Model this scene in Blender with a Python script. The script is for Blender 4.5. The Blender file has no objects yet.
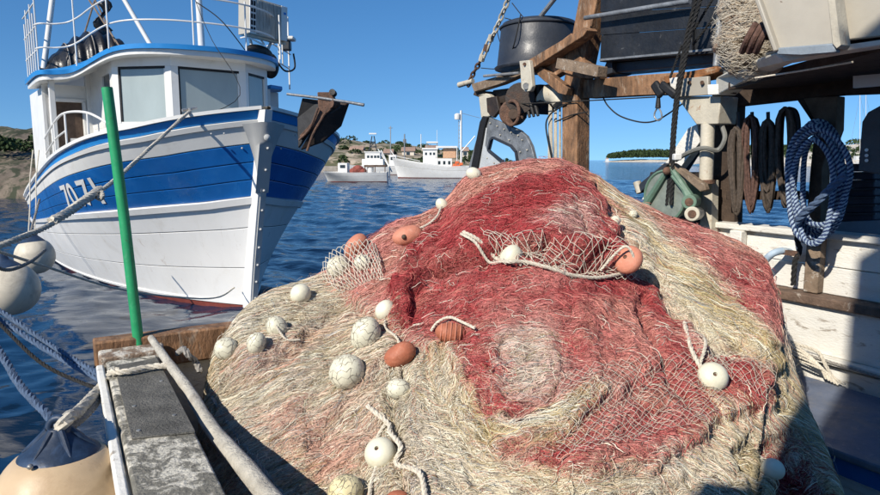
import bpy, bmesh, math, random
import numpy as np
from mathutils import Vector, Matrix
from mathutils.geometry import tessellate_polygon
random.seed(7); RNG = np.random.default_rng(7)
SC = bpy.context.scene
COL = SC.collection
# ------------------------------------------------------------------ camera, sky, sun
F = 650.0; CX, CY = 440.0, 247.5; HC = 2.6
PITCH = math.atan(87.5 / F)
cam_d = bpy.data.cameras.new('camera'); cam = bpy.data.objects.new('camera', cam_d); COL.objects.link(cam)
cam_d.sensor_width = 36; cam_d.lens = F / 880 * 36
cam_d.clip_start = .05; cam_d.clip_end = 20000
cam.location = (0, 0, HC); cam.rotation_euler = (math.pi / 2 - PITCH, 0, 0)
SC.camera = cam
SUN_AZ = math.radians(39)      # sun stands behind-left of the camera
SUN_EL = math.radians(36)
TOSUN = Vector((-math.sin(SUN_AZ) * math.cos(SUN_EL), -math.cos(SUN_AZ) * math.cos(SUN_EL), math.sin(SUN_EL)))
w = bpy.data.worlds.new('World'); SC.world = w; w.use_nodes = True
nt = w.node_tree; nt.nodes.clear()
sky = nt.nodes.new('ShaderNodeTexSky'); sky.sky_type = 'NISHITA'; sky.sun_disc = False
sky.sun_elevation = SUN_EL
sky.sun_rotation = math.atan2(TOSUN.x, TOSUN.y)
sky.air_density = 1.0; sky.dust_density = 0.0; sky.ozone_density = 5.0; sky.altitude = 0
hs = nt.nodes.new('ShaderNodeHueSaturation'); hs.inputs['Saturation'].default_value = 1.2
bg = nt.nodes.new('ShaderNodeBackground'); bg.inputs['Strength'].default_value = .115
wo = nt.nodes.new('ShaderNodeOutputWorld')
stc = nt.nodes.new('ShaderNodeTexCoord'); sva = nt.nodes.new('ShaderNodeVectorMath'); sva.operation = 'ADD'; sva.inputs[1].default_value = (0, 0, .125)
svn = nt.nodes.new('ShaderNodeVectorMath'); svn.operation = 'NORMALIZE'; nt.links.new(stc.outputs['Generated'], sva.inputs[0]); nt.links.new(sva.outputs[0], svn.inputs[0]); nt.links.new(svn.outputs[0], sky.inputs['Vector'])
nt.links.new(sky.outputs[0], hs.inputs['Color']); nt.links.new(hs.outputs[0], bg.inputs['Color']); nt.links.new(bg.outputs[0], wo.inputs[0])
sl = bpy.data.lights.new('sun', 'SUN'); sl.energy = 4.8; sl.angle = math.radians(.55); sl.color = (1, .93, .82)
so = bpy.data.objects.new('sun', sl); COL.objects.link(so)
so.rotation_euler = TOSUN.to_track_quat('Z', 'Y').to_euler(); so.location = (-10, -10, 20)
SC.view_settings.view_transform = 'Standard'; SC.view_settings.look = 'None'
SC.view_settings.exposure = 0.24; SC.view_settings.gamma = 1; SC.view_settings.use_curve_mapping = False
SC.cycles.max_bounces = 6; SC.cycles.diffuse_bounces = 3; SC.cycles.glossy_bounces = 3

# ------------------------------------------------------------------ geometry of the view
FWD = Vector((0, math.cos(PITCH), -math.sin(PITCH))); UPV = Vector((0, math.sin(PITCH), math.cos(PITCH))); RT = Vector((1, 0, 0))
CAM = Vector((0, 0, HC))
def ray(px, py): return FWD + RT * ((px - CX) / F) + UPV * ((CY - py) / F)
def at(px, py, Y):
    d = ray(px, py); return CAM + d * (Y / d.y)
def onz(px, py, z):
    d = ray(px, py); return CAM + d * ((z - HC) / d.z)
def on_plane(px, py, p0, n):
    d = ray(px, py); return CAM + d * ((p0 - CAM).dot(n) / d.dot(n))
def proj(p):
    v = Vector(p) - CAM; k = v.dot(FWD); return CX + F * v.dot(RT) / k, CY - F * v.dot(UPV) / k

# ------------------------------------------------------------------ materials
MATS = {}
def mat(name, col, rough=.6, metal=0., var=.15, vs=5., stretch=(1, 1, 1), stain=None, stain2=None, bump=.25, bs=45., spec=.4, rnd=.08, trans=0.):
    if name in MATS: return MATS[name]
    m = bpy.data.materials.new(name); m.use_nodes = True; t = m.node_tree; N = t.nodes; L = t.links
    b = N['Principled BSDF']
    tc = N.new('ShaderNodeTexCoord'); mp = N.new('ShaderNodeMapping'); mp.inputs['Scale'].default_value = stretch
    L.new(tc.outputs['Object'], mp.inputs[0])
    def noise(sc, det=6, ro=.6, dist=0.):
        n = N.new('ShaderNodeTexNoise'); n.inputs['Scale'].default_value = sc; n.inputs['Detail'].default_value = det
        n.inputs['Roughness'].default_value = ro; n.inputs['Distortion'].default_value = dist
        L.new(mp.outputs[0], n.inputs['Vector']); return n.outputs[0]
    def rng(x, a, bb, c, d):
        r = N.new('ShaderNodeMapRange'); r.inputs[1].default_value = a; r.inputs[2].default_value = bb
        r.inputs[3].default_value = c; r.inputs[4].default_value = d; L.new(x, r.inputs[0]); return r.outputs[0]
    def mix(fac, a, bb, mode='MIX'):
        x = N.new('ShaderNodeMix'); x.data_type = 'RGBA'; x.blend_type = mode
        for i, v in ((0, fac), (6, a), (7, bb)):
            if isinstance(v, (int, float)): x.inputs[i].default_value = v
            elif isinstance(v, tuple): x.inputs[i].default_value = (*v[:3], 1)
            else: L.new(v, x.inputs[i])
        return x.outputs[2]
    lo = tuple(max(0, c * (1 - var)) for c in col); hi = tuple(min(1, c * (1 + var)) for c in col)
    c = mix(rng(noise(vs), .3, .7, 0, 1), lo, hi)
    oi = N.new('ShaderNodeObjectInfo')
    hv = N.new('ShaderNodeHueSaturation'); L.new(rng(oi.outputs['Random'], 0, 1, 1 - rnd, 1 + rnd), hv.inputs['Value']); L.new(c, hv.inputs['Color'])
    c = hv.outputs[0]
    r_in = None
    for k, st in enumerate((stain, stain2)):
        if st:
            scol, ssc, a, bb, amt = st
            f = rng(noise(ssc, 10, .68, .6), a, bb, 0, amt)
            c = mix(f, c, scol)
    L.new(c, b.inputs['Base Color'])
    b.inputs['Roughness'].default_value = rough; b.inputs['Metallic'].default_value = metal
    L.new(rng(noise(vs * 2.3), .3, .7, max(.02, rough - .1), min(1, rough + .12)), b.inputs['Roughness'])
    b.inputs['Specular IOR Level'].default_value = spec
    if trans: b.inputs['Transmission Weight'].default_value = trans
    if bump:
        bp = N.new('ShaderNodeBump'); bp.inputs['Strength'].default_value = bump; bp.inputs['Distance'].default_value = .02
        L.new(noise(bs, 8), bp.inputs['Height']); L.new(bp.outputs[0], b.inputs['Normal'])
    MATS[name] = m; return m
RUST = (.16, .06, .025); GRIME = (.16, .13, .10)
WHITE = mat('white_paint', (.74, .73, .69), .38, var=.05, vs=1.5, stain=((.45, .38, .28), 2.2, .56, .8, .45), bump=.08, bs=9)
WHULL = mat('white_hull_paint', (.78, .77, .74), .36, var=.05, vs=.8, stretch=(1.6, 1.6, .4), stain=((.50, .45, .36), 1.3, .52, .8, .5), stain2=((.34, .22, .13), 5.5, .62, .76, .55), bump=.12, bs=5, spec=.5)
BLUE = mat('blue_hull_paint', (.008, .12, .40), .3, var=.15, vs=1.2, stain=((.04, .2, .48), 2.5, .5, .8, .5), stain2=((.25, .28, .33), 11, .66, .76, .35), bump=.1, bs=5, spec=.5)
LBLUE = mat('light_blue_paint', (.025, .24, .60), .35, var=.1, vs=2, bump=.05)
ANTIF = mat('red_antifouling', (.16, .035, .025), .7, var=.3, vs=4)
DARK = mat('dark_void', (.015, .015, .017), .8, bump=.0)
WWORN = mat('worn_white_planks', (.74, .72, .66), .6, var=.06, vs=3, stretch=(1, 1, 3), stain=((.24, .19, .14), 5, .58, .66, .8), stain2=((.5, .44, .34), 2, .5, .7, .5), bump=.35, bs=30)
WOOD = mat('weathered_brown_timber', (.27, .145, .075), .8, var=.5, vs=7, stretch=(1.5, 1.5, .6), stain=((.07, .045, .03), 5, .47, .66, .85), stain2=((.42, .35, .27), 8, .55, .68, .65), bump=.6, bs=30)
WOODG = mat('grey_brown_wood', (.22, .16, .11), .85, var=.35, vs=10, stain=((.5, .46, .4), 12, .58, .66, .7), bump=.5, bs=50)
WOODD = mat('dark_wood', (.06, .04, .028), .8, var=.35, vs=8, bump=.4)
RAILP = mat('lichen_white_wood', (.18, .17, .14), .9, var=.3, vs=14, stain=((.66, .62, .52), 13, .47, .56, .9), bump=.7, bs=60)
FELT = mat('grey_black_felt', (.135, .13, .115), .95, var=.35, vs=9, stain=((.26, .25, .2), 26, .6, .68, .6), bump=.8, bs=90)
BLACKBOX = mat('black_painted_wood', (.016, .018, .022), .5, var=.4, vs=4, stain=((.22, .23, .24), 9, .64, .74, .55), bump=.4, bs=22)
BLACKP = mat('black_plastic', (.035, .04, .05), .42, var=.3, vs=3, stain=((.12, .12, .13), 6, .6, .75, .5), bump=.1)
RUBBER = mat('black_rubber', (.012, .012, .013), .6, bump=.2)
TARP = mat('black_tarpaulin', (.014, .014, .016), .32, bump=.4, bs=12)
STEEL = mat('bare_steel', (.36, .36, .35), .45, metal=.6, var=.2, vs=12, stain=(RUST, 8, .6, .75, .5), bump=.2)
DSTEEL = mat('dull_aluminium_plate', (.22, .235, .25), .55, metal=.35, var=.3, vs=9, stain=((.05, .055, .06), 5, .5, .7, .6), bump=.3)
CSTEEL = mat('cream_rusty_steel', (.50, .46, .37), .5, var=.15, vs=6, stain=((.30, .12, .035), 9, .6, .7, .85), bump=.25)
BEIGEP = mat('beige_painted_metal', (.40, .37, .31), .5, var=.08, vs=3, stain=((.13, .07, .04), 14, .67, .72, .8), bump=.12, bs=12)
RUSTY = mat('rusty_iron', (.13, .07, .045), .8, var=.5, vs=12, stain=((.05, .04, .035), 8, .45, .65, .7), bump=.6)
GREENW = mat('green_winch_paint', (.12, .20, .145), .5, var=.15, vs=8, stain=((.09, .06, .04), 12, .6, .72, .7), bump=.2)
GREENP = mat('green_pole_paint', (.02, .28, .11), .45, var=.2, vs=5, stain=((.10, .38, .2), 14, .56, .66, .5), stain2=((.07, .09, .05), 25, .62, .7, .7), bump=.05, spec=.5)
GREYP = mat('grey_winch_disc', (.20, .23, .20), .55, var=.2, vs=9, stain=((.09, .07, .05), 7, .55, .72, .6))
ROPEW = mat('pale_rope_fibre', (.66, .60, .49), .9, var=.25, vs=60, bump=.5, bs=200)
ROPEG = mat('grey_rope_fibre', (.30, .28, .25), .9, var=.3, vs=50, bump=.5, bs=200)
ROPEB = mat('blue_rope_fibre', (.085, .13, .21), .85, var=.3, vs=50, bump=.5, bs=200)
ROPEK = mat('black_rope_fibre', (.02, .02, .02), .85, var=.3, vs=50, bump=.4, bs=200)
ROPEBR = mat('brown_rope_fibre', (.085, .065, .05), .95, var=.4, vs=40, bump=.5, bs=150)
ROPELB = mat('pale_blue_rope_fibre', (.33, .42, .52), .9, var=.2, vs=40, bump=.4, bs=200)
ROPENV = mat('navy_rope_fibre', (.03, .05, .13), .85, var=.2, vs=40, bump=.4, bs=200)
FLOATW = mat('cream_float_plastic', (.70, .67, .52), .42, var=.08, vs=12, stain=((.45, .40, .26), 20, .55, .75, .5), bump=.12, bs=60, rnd=.06)
FLOATY = mat('yellowed_float_plastic', (.68, .60, .36), .45, var=.1, vs=12, stain=((.5, .4, .2), 18, .5, .75, .5), bump=.15, bs=60)
FLOATR = mat('terracotta_float_plastic', (.40, .13, .07), .6, var=.18, vs=18, stain=((.6, .3, .2), 25, .55, .7, .4), bump=.25, bs=60)
FLOATP = mat('salmon_float_plastic', (.56, .22, .14), .62, var=.12, vs=18, stain=((.66, .42, .34), 25, .55, .7, .4), bump=.25, bs=60)
FENDER = mat('peach_fender_vinyl', (.60, .44, .27), .42, var=.1, vs=5, stain=((.32, .2, .11), 6, .52, .72, .55), stain2=((.2, .14, .09), 30, .66, .74, .5), bump=.06)
FENDW = mat('dirty_white_fender_vinyl', (.58, .52, .41), .5, var=.12, vs=3, stain=((.2, .17, .13), 4, .5, .72, .6), bump=.06)
FENDN = mat('navy_fender_collar', (.018, .035, .07), .5, var=.2, vs=6, stain=((.05, .10, .2), 10, .5, .7, .6), bump=.1)
GLASS = mat('dark_window_glass', (.03, .04, .045), .06, var=.1, vs=2, bump=0, spec=.7)
CURT = mat('curtained_grey_glass', (.33, .38, .37), .1, var=.1, vs=1.6, stretch=(1, 1, .4), bump=.06, bs=3, spec=.5)
BROWNI = mat('brown_interior', (.10, .065, .045), .7, var=.5, vs=4)
ORANGE = mat('orange_plastic', (.62, .13, .04), .6)
AWN = mat('tan_awning', (.55, .33, .2), .8)

# ------------------------------------------------------------------ mesh building
class MB:
    def __init__(s): s.v = []; s.f = []
    def add(s, vs, fs):
        n = len(s.v); s.v += [Vector(p) for p in vs]; s.f += [tuple(i + n for i in f) for f in fs]; return s
    def hexa(s, c8):   # bottom 4 (ccw), top 4
        return s.add(c8, [(0, 3, 2, 1), (4, 5, 6, 7), (0, 1, 5, 4), (1, 2, 6, 5), (2, 3, 7, 6), (3, 0, 4, 7)])
    def box(s, c, size, M=None):
        c = Vector(c); x, y, z = [k / 2 for k in size]
        vs = [Vector(q) for q in ((-x, -y, -z), (x, -y, -z), (x, y, -z), (-x, y, -z), (-x, -y, z), (x, -y, z), (x, y, z), (-x, y, z))]
        if M is not None: vs = [M @ q for q in vs]
        return s.hexa([c + q for q in vs])
    def beam(s, a, b, w, h, up=(0, 0, 1)):
        a = Vector(a); b = Vector(b); d = (b - a).normalized(); sd = d.cross(Vector(up)).normalized(); u = sd.cross(d)
        sd = sd * w / 2; u = u * h / 2
        return s.hexa([a - sd - u, a + sd - u, b + sd - u, b - sd - u, a - sd + u, a + sd + u, b + sd + u, b - sd + u])
    def prism(s, poly, vec, holes=()):
        vec = Vector(vec); loops = [[Vector(p) for p in poly]] + [[Vector(p) for p in h] for h in holes]
        tris = tessellate_polygon(loops); flat = [p for l in loops for p in l]; n = len(flat)
        nrm = Vector((0, 0, 0))
        P = loops[0]
        for i in range(len(P)): nrm += P[i].cross(P[(i + 1) % len(P)])
        fs = []
        for t in tris:
            a, b, c = flat[t[0]], flat[t[1]], flat[t[2]]
            if (b - a).cross(c - a).dot(vec) > 0: t = (t[2], t[1], t[0])
            fs.append(tuple(t)); fs.append(tuple(i + n for i in reversed(t)))
        o = 0; fl = nrm.dot(vec) > 0
        for li, l in enumerate(loops):
            k = len(l)
            for i in range(k):
                a, b = o + i, o + (i + 1) % k
                q = (a, b, b + n, a + n)
                fs.append(q if fl != (li > 0 and False) else tuple(reversed(q)))
            o += k
        return s.add(flat + [p + vec for p in flat], fs)
    def tube(s, path, r, n=8, closed=False, caps=True):
        P = [Vector(p) for p in path]; m = len(P); rr = r if hasattr(r, '__len__') else [r] * m
        T = []
        for i in range(m):
            a = P[(i - 1) % m] if closed else P[max(i - 1, 0)]; b = P[(i + 1) % m] if closed else P[min(i + 1, m - 1)]
            T.append((b - a).normalized())
        nv = T[0].orthogonal().normalized(); vs = []
        for i in range(m):
            nv = (nv - T[i] * nv.dot(T[i])).normalized(); bn = T[i].cross(nv)
            for k in range(n):
                a = 2 * math.pi * k / n; vs.append(P[i] + (nv * math.cos(a) + bn * math.sin(a)) * rr[i])
        fs = []
        for i in range(m if closed else m - 1):
            j = (i + 1) % m
            for k in range(n): fs.append((i * n + k, i * n + (k + 1) % n, j * n + (k + 1) % n, j * n + k))
        if caps and not closed: fs.append(tuple(reversed(range(n)))); fs.append(tuple(range((m - 1) * n, m * n)))
        return s.add(vs, fs)
    def rope(s, path, r, strands=3, pitch=None, n=5):
        P = smooth(path); L = sum((P[i + 1] - P[i]).length for i in range(len(P) - 1))
        pitch = pitch or r * 7; N = max(8, int(L / pitch * 7)); N = min(N, 1400); P = resample(P, N)
        nv = (P[1] - P[0]).orthogonal().normalized(); fr = []
        for i in range(N):
            t = (P[min(i + 1, N - 1)] - P[max(i - 1, 0)]).normalized(); nv = (nv - t * nv.dot(t)).normalized(); fr.append((nv.copy(), t.cross(nv)))
        for k in range(strands):
            pts = []
            for i in range(N):
                a = 2 * math.pi * (k / strands + i / (N - 1) * L / pitch); pts.append(P[i] + (fr[i][0] * math.cos(a) + fr[i][1] * math.sin(a)) * r * .5)
            s.tube(pts, r * .56, n)
        return s
    def lathe(s, prof, c, axis=(0, 0, 1), n=24, sq=(1, 1)):
        c = Vector(c); ax = Vector(axis).normalized(); u = ax.orthogonal().normalized(); v = ax.cross(u); vs = []; m = len(prof)
        for r, z in prof:
            for k in range(n):
                a = 2 * math.pi * k / n; vs.append(c + ax * z + u * (r * math.cos(a) * sq[0]) + v * (r * math.sin(a) * sq[1]))
        fs = []
        for i in range(m - 1):
            for k in range(n): fs.append((i * n + k, i * n + (k + 1) % n, (i + 1) * n + (k + 1) % n, (i + 1) * n + k))
        fs.append(tuple(reversed(range(n)))); fs.append(tuple(range((m - 1) * n, m * n)))
        return s.add(vs, fs)
    def grid(s, G, closed_u=False):
        nu = len(G); nv = len(G[0]); vs = [p for row in G for p in row]; fs = []
        for i in range(nu if closed_u else nu - 1):
            for j in range(nv - 1):
                a = i * nv + j; b = ((i + 1) % nu) * nv + j; fs.append((a, b, b + 1, a + 1))
        return s.add(vs, fs)
    def ball(s, c, r, sc=(1, 1, 1), M=None, nu=20, nv=12):
        c = Vector(c); vs = []; fs = []
        for j in range(nv + 1):
            ph = math.pi * j / nv
            for i in range(nu):
                a = 2 * math.pi * i / nu; p = Vector((math.sin(ph) * math.cos(a) * sc[0], math.sin(ph) * math.sin(a) * sc[1], math.cos(ph) * sc[2])) * r
                vs.append(c + (M @ p if M is not None else p))
        for j in range(nv):
            for i in range(nu): fs.append((j * nu + i, (j + 1) * nu + i, (j + 1) * nu + (i + 1) % nu, j * nu + (i + 1) % nu))
        return s.add(vs, fs)
def smooth(path, k=6):
    P = [Vector(p) for p in path]
    if len(P) < 3: return [P[0].lerp(P[-1], t / 8) for t in range(9)]
    out = []
    for i in range(len(P) - 1):
        a = P[max(i - 1, 0)]; b = P[i]; c = P[i + 1]; d = P[min(i + 2, len(P) - 1)]
        for j in range(k):
            t = j / k; out.append(.5 * ((2 * b) + (c - a) * t + (2 * a - 5 * b + 4 * c - d) * t * t + (3 * b - a - 3 * c + d) * t ** 3))
    out.append(P[-1]); return out
def resample(P, N):
    d = [0]
    for i in range(len(P) - 1): d.append(d[-1] + (P[i + 1] - P[i]).length)
    out = []; j = 0
    for i in range(N):
        t = d[-1] * i / (N - 1)
        while j < len(P) - 2 and d[j + 1] < t: j += 1
        out.append(P[j].lerp(P[j + 1], min(1, max(0, (t - d[j]) / max(1e-9, d[j + 1] - d[j])))))
    return out
def sag(a, b, s, n=8):
    a = Vector(a); b = Vector(b); return [a.lerp(b, i / n) - Vector((0, 0, s * 4 * (i / n) * (1 - i / n))) for i in range(n + 1)]
WM = {}
def thing(name, label, cat, loc=(0, 0, 0), rz=0, group=None):
    o = bpy.data.objects.new(name, None); COL.objects.link(o); o.location = loc; o.rotation_euler = (0, 0, rz); o.empty_display_size = .2
    WM[o.name] = Matrix.Translation(loc) @ Matrix.Rotation(rz, 4, 'Z')
    o['label'] = label; o['category'] = cat
    if group: o['group'] = group
    return o
WSH = [Vector((0, 0, 0))]
def obj(name, mb, m, parent=None, local=False, bevel=0, label=None, stuff=False, ang=38, flat=False):
    me = bpy.data.meshes.new(name)
    M = WM.get(parent.name) if parent else None
    vs = mb.v
    o = bpy.data.objects.new(name, me); COL.objects.link(o)
    if M is not None and not local:
        Mi = M.inverted(); vs = [Mi @ p for p in vs]
    if parent: o.parent = parent; WM[o.name] = M if M is not None else Matrix()
    else: WM[o.name] = Matrix()
    if local: vs = [p + WSH[0] for p in vs]
    me.from_pydata([tuple(p) for p in vs], [], mb.f)
    bm = bmesh.new(); bm.from_mesh(me); bmesh.ops.recalc_face_normals(bm, faces=bm.faces[:]) if len(bm.faces) < 60000 else None
    bm.to_mesh(me); bm.free()
    if not flat:
        me.polygons.foreach_set('use_smooth', [True] * len(me.polygons)); me.set_sharp_from_angle(angle=math.radians(ang))
    me.materials.append(m)
    if bevel:
        b = o.modifiers.new('bevel', 'BEVEL'); b.width = bevel; b.segments = 2; b.limit_method = 'ANGLE'; b.angle_limit = math.radians(40)
    if label: o['label'] = label
    if stuff: o['kind'] = 'stuff'
    return o
def tag(o, label, cat, group=None):
    o['label'] = label; o['category'] = cat
    if group: o['group'] = group
    return o
def structure(o): o['kind'] = 'structure'; return o
# ------------------------------------------------------------------ the sea
def wave_h(x, y):
    d = np.sqrt(x * x + y * y); h = np.zeros_like(x); rg = np.random.default_rng(3)
    for i in range(26):
        lam = .22 * 1.23 ** i if i < 13 else .5 * 1.2 ** (i - 13)
        th = rg.normal(.5, .7); k = 2 * np.pi / lam; ph = rg.uniform(0, 6.28)
        amp = .0075 * lam ** .8 * np.clip((lam * 90 - d) / (lam * 45), 0, 1) * np.clip(.25 + (d - 4) / 16, .25, 1)
        wx = x + .3 * np.sin(y * .9 + i); wy = y + .3 * np.sin(x * 1.1 + i * 2)
        h += amp * (1 - 2 * np.abs(np.sin(.5 * (k * (wx * np.cos(th) + wy * np.sin(th)) + ph))) ** 1.3)
    return h
na, nr = 420, 520
th = np.linspace(-math.radians(75), math.radians(75), na); rr = np.concatenate([np.geomspace(1.2, 90, nr - 40), np.geomspace(95, 9000, 40)])
TH, RR = np.meshgrid(th, rr, indexing='ij'); X = RR * np.sin(TH); Y = RR * np.cos(TH) - 1.0; Z = wave_h(X, Y) * (RR < 90)
me = bpy.data.meshes.new('sea')
idx = np.arange(na * nr).reshape(na, nr)
q = np.stack([idx[:-1, :-1], idx[1:, :-1], idx[1:, 1:], idx[:-1, 1:]], -1).reshape(-1, 4)[:, ::-1]
def np_mesh(me, V, Q):
    me.vertices.add(len(V)); me.vertices.foreach_set('co', np.ascontiguousarray(V, dtype=np.float32).ravel())
    k = Q.shape[1]; me.loops.add(Q.size); me.loops.foreach_set('vertex_index', np.ascontiguousarray(Q, dtype=np.int32).ravel())
    me.polygons.add(len(Q)); me.polygons.foreach_set('loop_start', np.arange(0, Q.size, k, dtype=np.int32))
    me.polygons.foreach_set('use_smooth', np.ones(len(Q), dtype=bool)); me.update(calc_edges=True)
np_mesh(me, np.stack([X, Y, Z], -1).reshape(-1, 3), q)
WATER = bpy.data.materials.new('sea_water'); WATER.use_nodes = True
t = WATER.node_tree; N = t.nodes; L = t.links; b = N['Principled BSDF']
b.inputs['Base Color'].default_value = (.003, .020, .052, 1); b.inputs['Roughness'].default_value = .06; b.inputs['IOR'].default_value = 1.33
tc = N.new('ShaderNodeTexCoord'); g = N.new('ShaderNodeNewGeometry')
prev = None
for sc, st, ds in ((11, .3, .015), (3.0, .5, .06), (.8, .6, .25)):
    n1 = N.new('ShaderNodeTexNoise'); n1.inputs['Scale'].default_value = sc; n1.inputs['Detail'].default_value = 4; n1.inputs['Distortion'].default_value = .4
    mp = N.new('ShaderNodeMapping'); mp.inputs['Scale'].default_value = (1, 1.7, 1); L.new(g.outputs['Position'], mp.inputs[0]); L.new(mp.outputs[0], n1.inputs['Vector'])
    # waves grow towards open water
    ln = N.new('ShaderNodeVectorMath'); ln.operation = 'LENGTH'; L.new(g.outputs['Position'], ln.inputs[0])
    mr = N.new('ShaderNodeMapRange'); L.new(ln.outputs['Value'], mr.inputs[0]); mr.inputs[1].default_value = 8; mr.inputs[2].default_value = 40
    mr.inputs[3].default_value = .12 * st; mr.inputs[4].default_value = st
    bp = N.new('ShaderNodeBump'); bp.inputs['Distance'].default_value = ds; L.new(mr.outputs[0], bp.inputs['Strength']); L.new(n1.outputs[0], bp.inputs['Height'])
    if prev: L.new(prev, bp.inputs['Normal'])
    prev = bp.outputs[0]
L.new(prev, b.inputs['Normal'])
me.materials.append(WATER)
sea = bpy.data.objects.new('sea', me); COL.objects.link(sea); structure(sea)
floor = MB(); floor.add([(-9000, -3000, -3), (9000, -3000, -3), (9000, 9000, -3), (-9000, 9000, -3)], [(0, 1, 2, 3)])
structure(obj('sea_bed', floor, mat('sea_bed_mud', (.03, .035, .03), .9), flat=True))

# ------------------------------------------------------------------ far land
def vnoise(x, y, seed=0):
    rg = np.random.default_rng(seed); T = rg.random((64, 64))
    xi = np.floor(x).astype(int); yi = np.floor(y).astype(int); fx = x - xi; fy = y - yi; fx = fx * fx * (3 - 2 * fx); fy = fy * fy * (3 - 2 * fy)
    a = T[xi % 64, yi % 64]; bb = T[(xi + 1) % 64, yi % 64]; c = T[xi % 64, (yi + 1) % 64]; d = T[(xi + 1) % 64, (yi + 1) % 64]
    return (a * (1 - fx) + bb * fx) * (1 - fy) + (c * (1 - fx) + d * fx) * fy
def fbm(x, y, o=5, seed=0):
    s = np.zeros_like(x, dtype=float); a = .5
    for i in range(o): s += a * vnoise(x, y, seed + i); x = x * 2.03 + 7.1; y = y * 2.03 + 3.3; a *= .5
    return s
LAND = mat('rocky_scrub_hillside', (.40, .32, .23), .95, var=.3, vs=.3, stain=((.075, .08, .035), .22, .47, .53, .9), stain2=((.55, .48, .38), .3, .55, .65, .6), bump=.6, bs=.6)
LEAF = mat('dark_pine_foliage', (.035, .06, .018), .85, var=.5, vs=.25, bump=0)
SHORE = mat('pale_shore_rock', (.55, .50, .42), .9, var=.3, vs=.5, bump=.5, bs=1.5)
HOUSEW = mat('pale_plaster', (.66, .60, .50), .9, var=.1, vs=.4); ROOFM = mat('terracotta_roof', (.38, .25, .18), .85, var=.2, vs=1.5)
def land(name, x0, x1, y0, y1, hfun, nx=120, ny=40, m=LAND):
    xs = np.linspace(x0, x1, nx); t = np.linspace(0, 1, ny); G = []
    for x in xs:
        Yv = y0 + (y1 - y0) * t; z = hfun(np.full(ny, x), t, Yv)
        G.append([Vector((x, float(Yv[j]), float(z[j]))) for j in range(ny)])
    mb = MB().grid(G); return obj(name, mb, m, ang=80)
def leaf_mass(name, centers, n, size, m=LEAF, label=None):
    V = np.zeros((n * len(centers), 4, 3)); k = 0
    for (c, r) in centers:
        d = RNG.normal(size=(n, 3)); d /= np.linalg.norm(d, axis=1)[:, None]; d[:, 2] = np.abs(d[:, 2]) * 1.0 - .25
        rad = RNG.uniform(.55, 1.05, (n, 1)) ** .6; p = np.array(c) + d * rad * np.array(r)
        a = RNG.normal(size=(n, 3)); a /= np.linalg.norm(a, axis=1)[:, None]; bq = np.cross(a, RNG.normal(size=(n, 3))); bq /= np.linalg.norm(bq, axis=1)[:, None]
        s = size * RNG.uniform(.6, 1.4, (n, 1))
        V[k:k + n, 0] = p + a * s; V[k:k + n, 1] = p + bq * s * .7; V[k:k + n, 2] = p - a * s; V[k:k + n, 3] = p - bq * s * .7; k += n
    me = bpy.data.meshes.new(name); np_mesh(me, V.reshape(-1, 3), np.arange(k * 4).reshape(-1, 4)); me.materials.append(m)
    o = bpy.data.objects.new(name, me); COL.objects.link(o); o['kind'] = 'stuff'; 
    if label: o['label'] = label
    return o
# left shore: x from -120 to 20 at 170 m and behind
def h1(x, t, Yv):
    crest = np.interp(x, [-160, -110, -60, -30, -10, 4, 14, 30], [6, 7, 8.5, 8.2, 6.2, 4.6, 2.5, -1.5])
    return -1 + np.clip(t * 14, 0, 1) * 1.8 + (crest) * np.clip(t * 1.3, 0, 1) ** .8 + (fbm(x * .09, Yv * .09, 5, 3) - .5) * 3.2 * np.clip(t * 5, 0, 1)
structure(land('hillside', -160, 30, 150, 230, h1))
bus = []
for i in range(150):
    x = random.uniform(-60, 24); t_ = random.uniform(.05, 1); yv = 150 + 80 * t_
    z = float(h1(np.array([x]), np.array([t_]), np.array([yv]))[0]); r = random.uniform(.7, 2.0)
    if z > .5: bus.append(((x, yv, z + r * .2), (r * 1.3, r * 1.2, r * .8)))
o = leaf_mass('hillside_scrub', bus, 70, .35); o['label'] = 'green scrub covering the hillside behind the far boats'
QUAY = mat('quay_stone', (.34, .30, .25), .9, var=.3, vs=1.2, bump=.5, bs=3)
mb = MB().box((-25, 146, .3), (110, 10, 1.8)); structure(obj('far_quay', mb, QUAY, bevel=.1))
def house(px0, px1, pyt, pyb, Y, label, cat='house', roof=True, wm=HOUSEW):
    a = at(px0, pyb, Y); bb = at(px1, pyt, Y); wd = bb.x - a.x; h = bb.z - a.z; c = Vector(((a.x + bb.x) / 2, Y + 3, a.z))
    t = thing('far_house', label, cat, c)
    obj('wall', MB().box(c + Vector((0, 0, h / 2 - 1)), (wd, 6, h + 2)), wm, t)
    z = c.z + h
    rf = MB().prism([(c.x - wd / 2 - .3, Y - .4, z), (c.x - wd / 2 - .3, Y + 6.4, z), (c.x - wd / 2 - .3, Y + 3, z + (1.1 if roof else .25))], (wd + .6, 0, 0)); obj('roof', rf, ROOFM if roof else SHORE, t)
    nw = max(1, int(wd / 2.2))
    for i in range(nw):
        wo_ = obj('window', MB().box((c.x - wd / 2 + (i + .5) * wd / nw, Y - .03, c.z + h * .55), (.9, .12, min(1.2, h * .5))), GLASS, t)
for args in ((350, 362, 150, 156, 176, 'low pale house highest on the left of the hillside'), (402, 414, 151, 157, 172, 'small pale house above the white trawler bow'),
             (426, 437, 149, 155, 178, 'pale house directly left of the tan awning'), (384, 392, 153, 158, 168, 'narrow pale house between the two far boats'), (462, 468, 151, 157, 171, 'pale house right of the far white mast')):
    house(*args)
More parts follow.
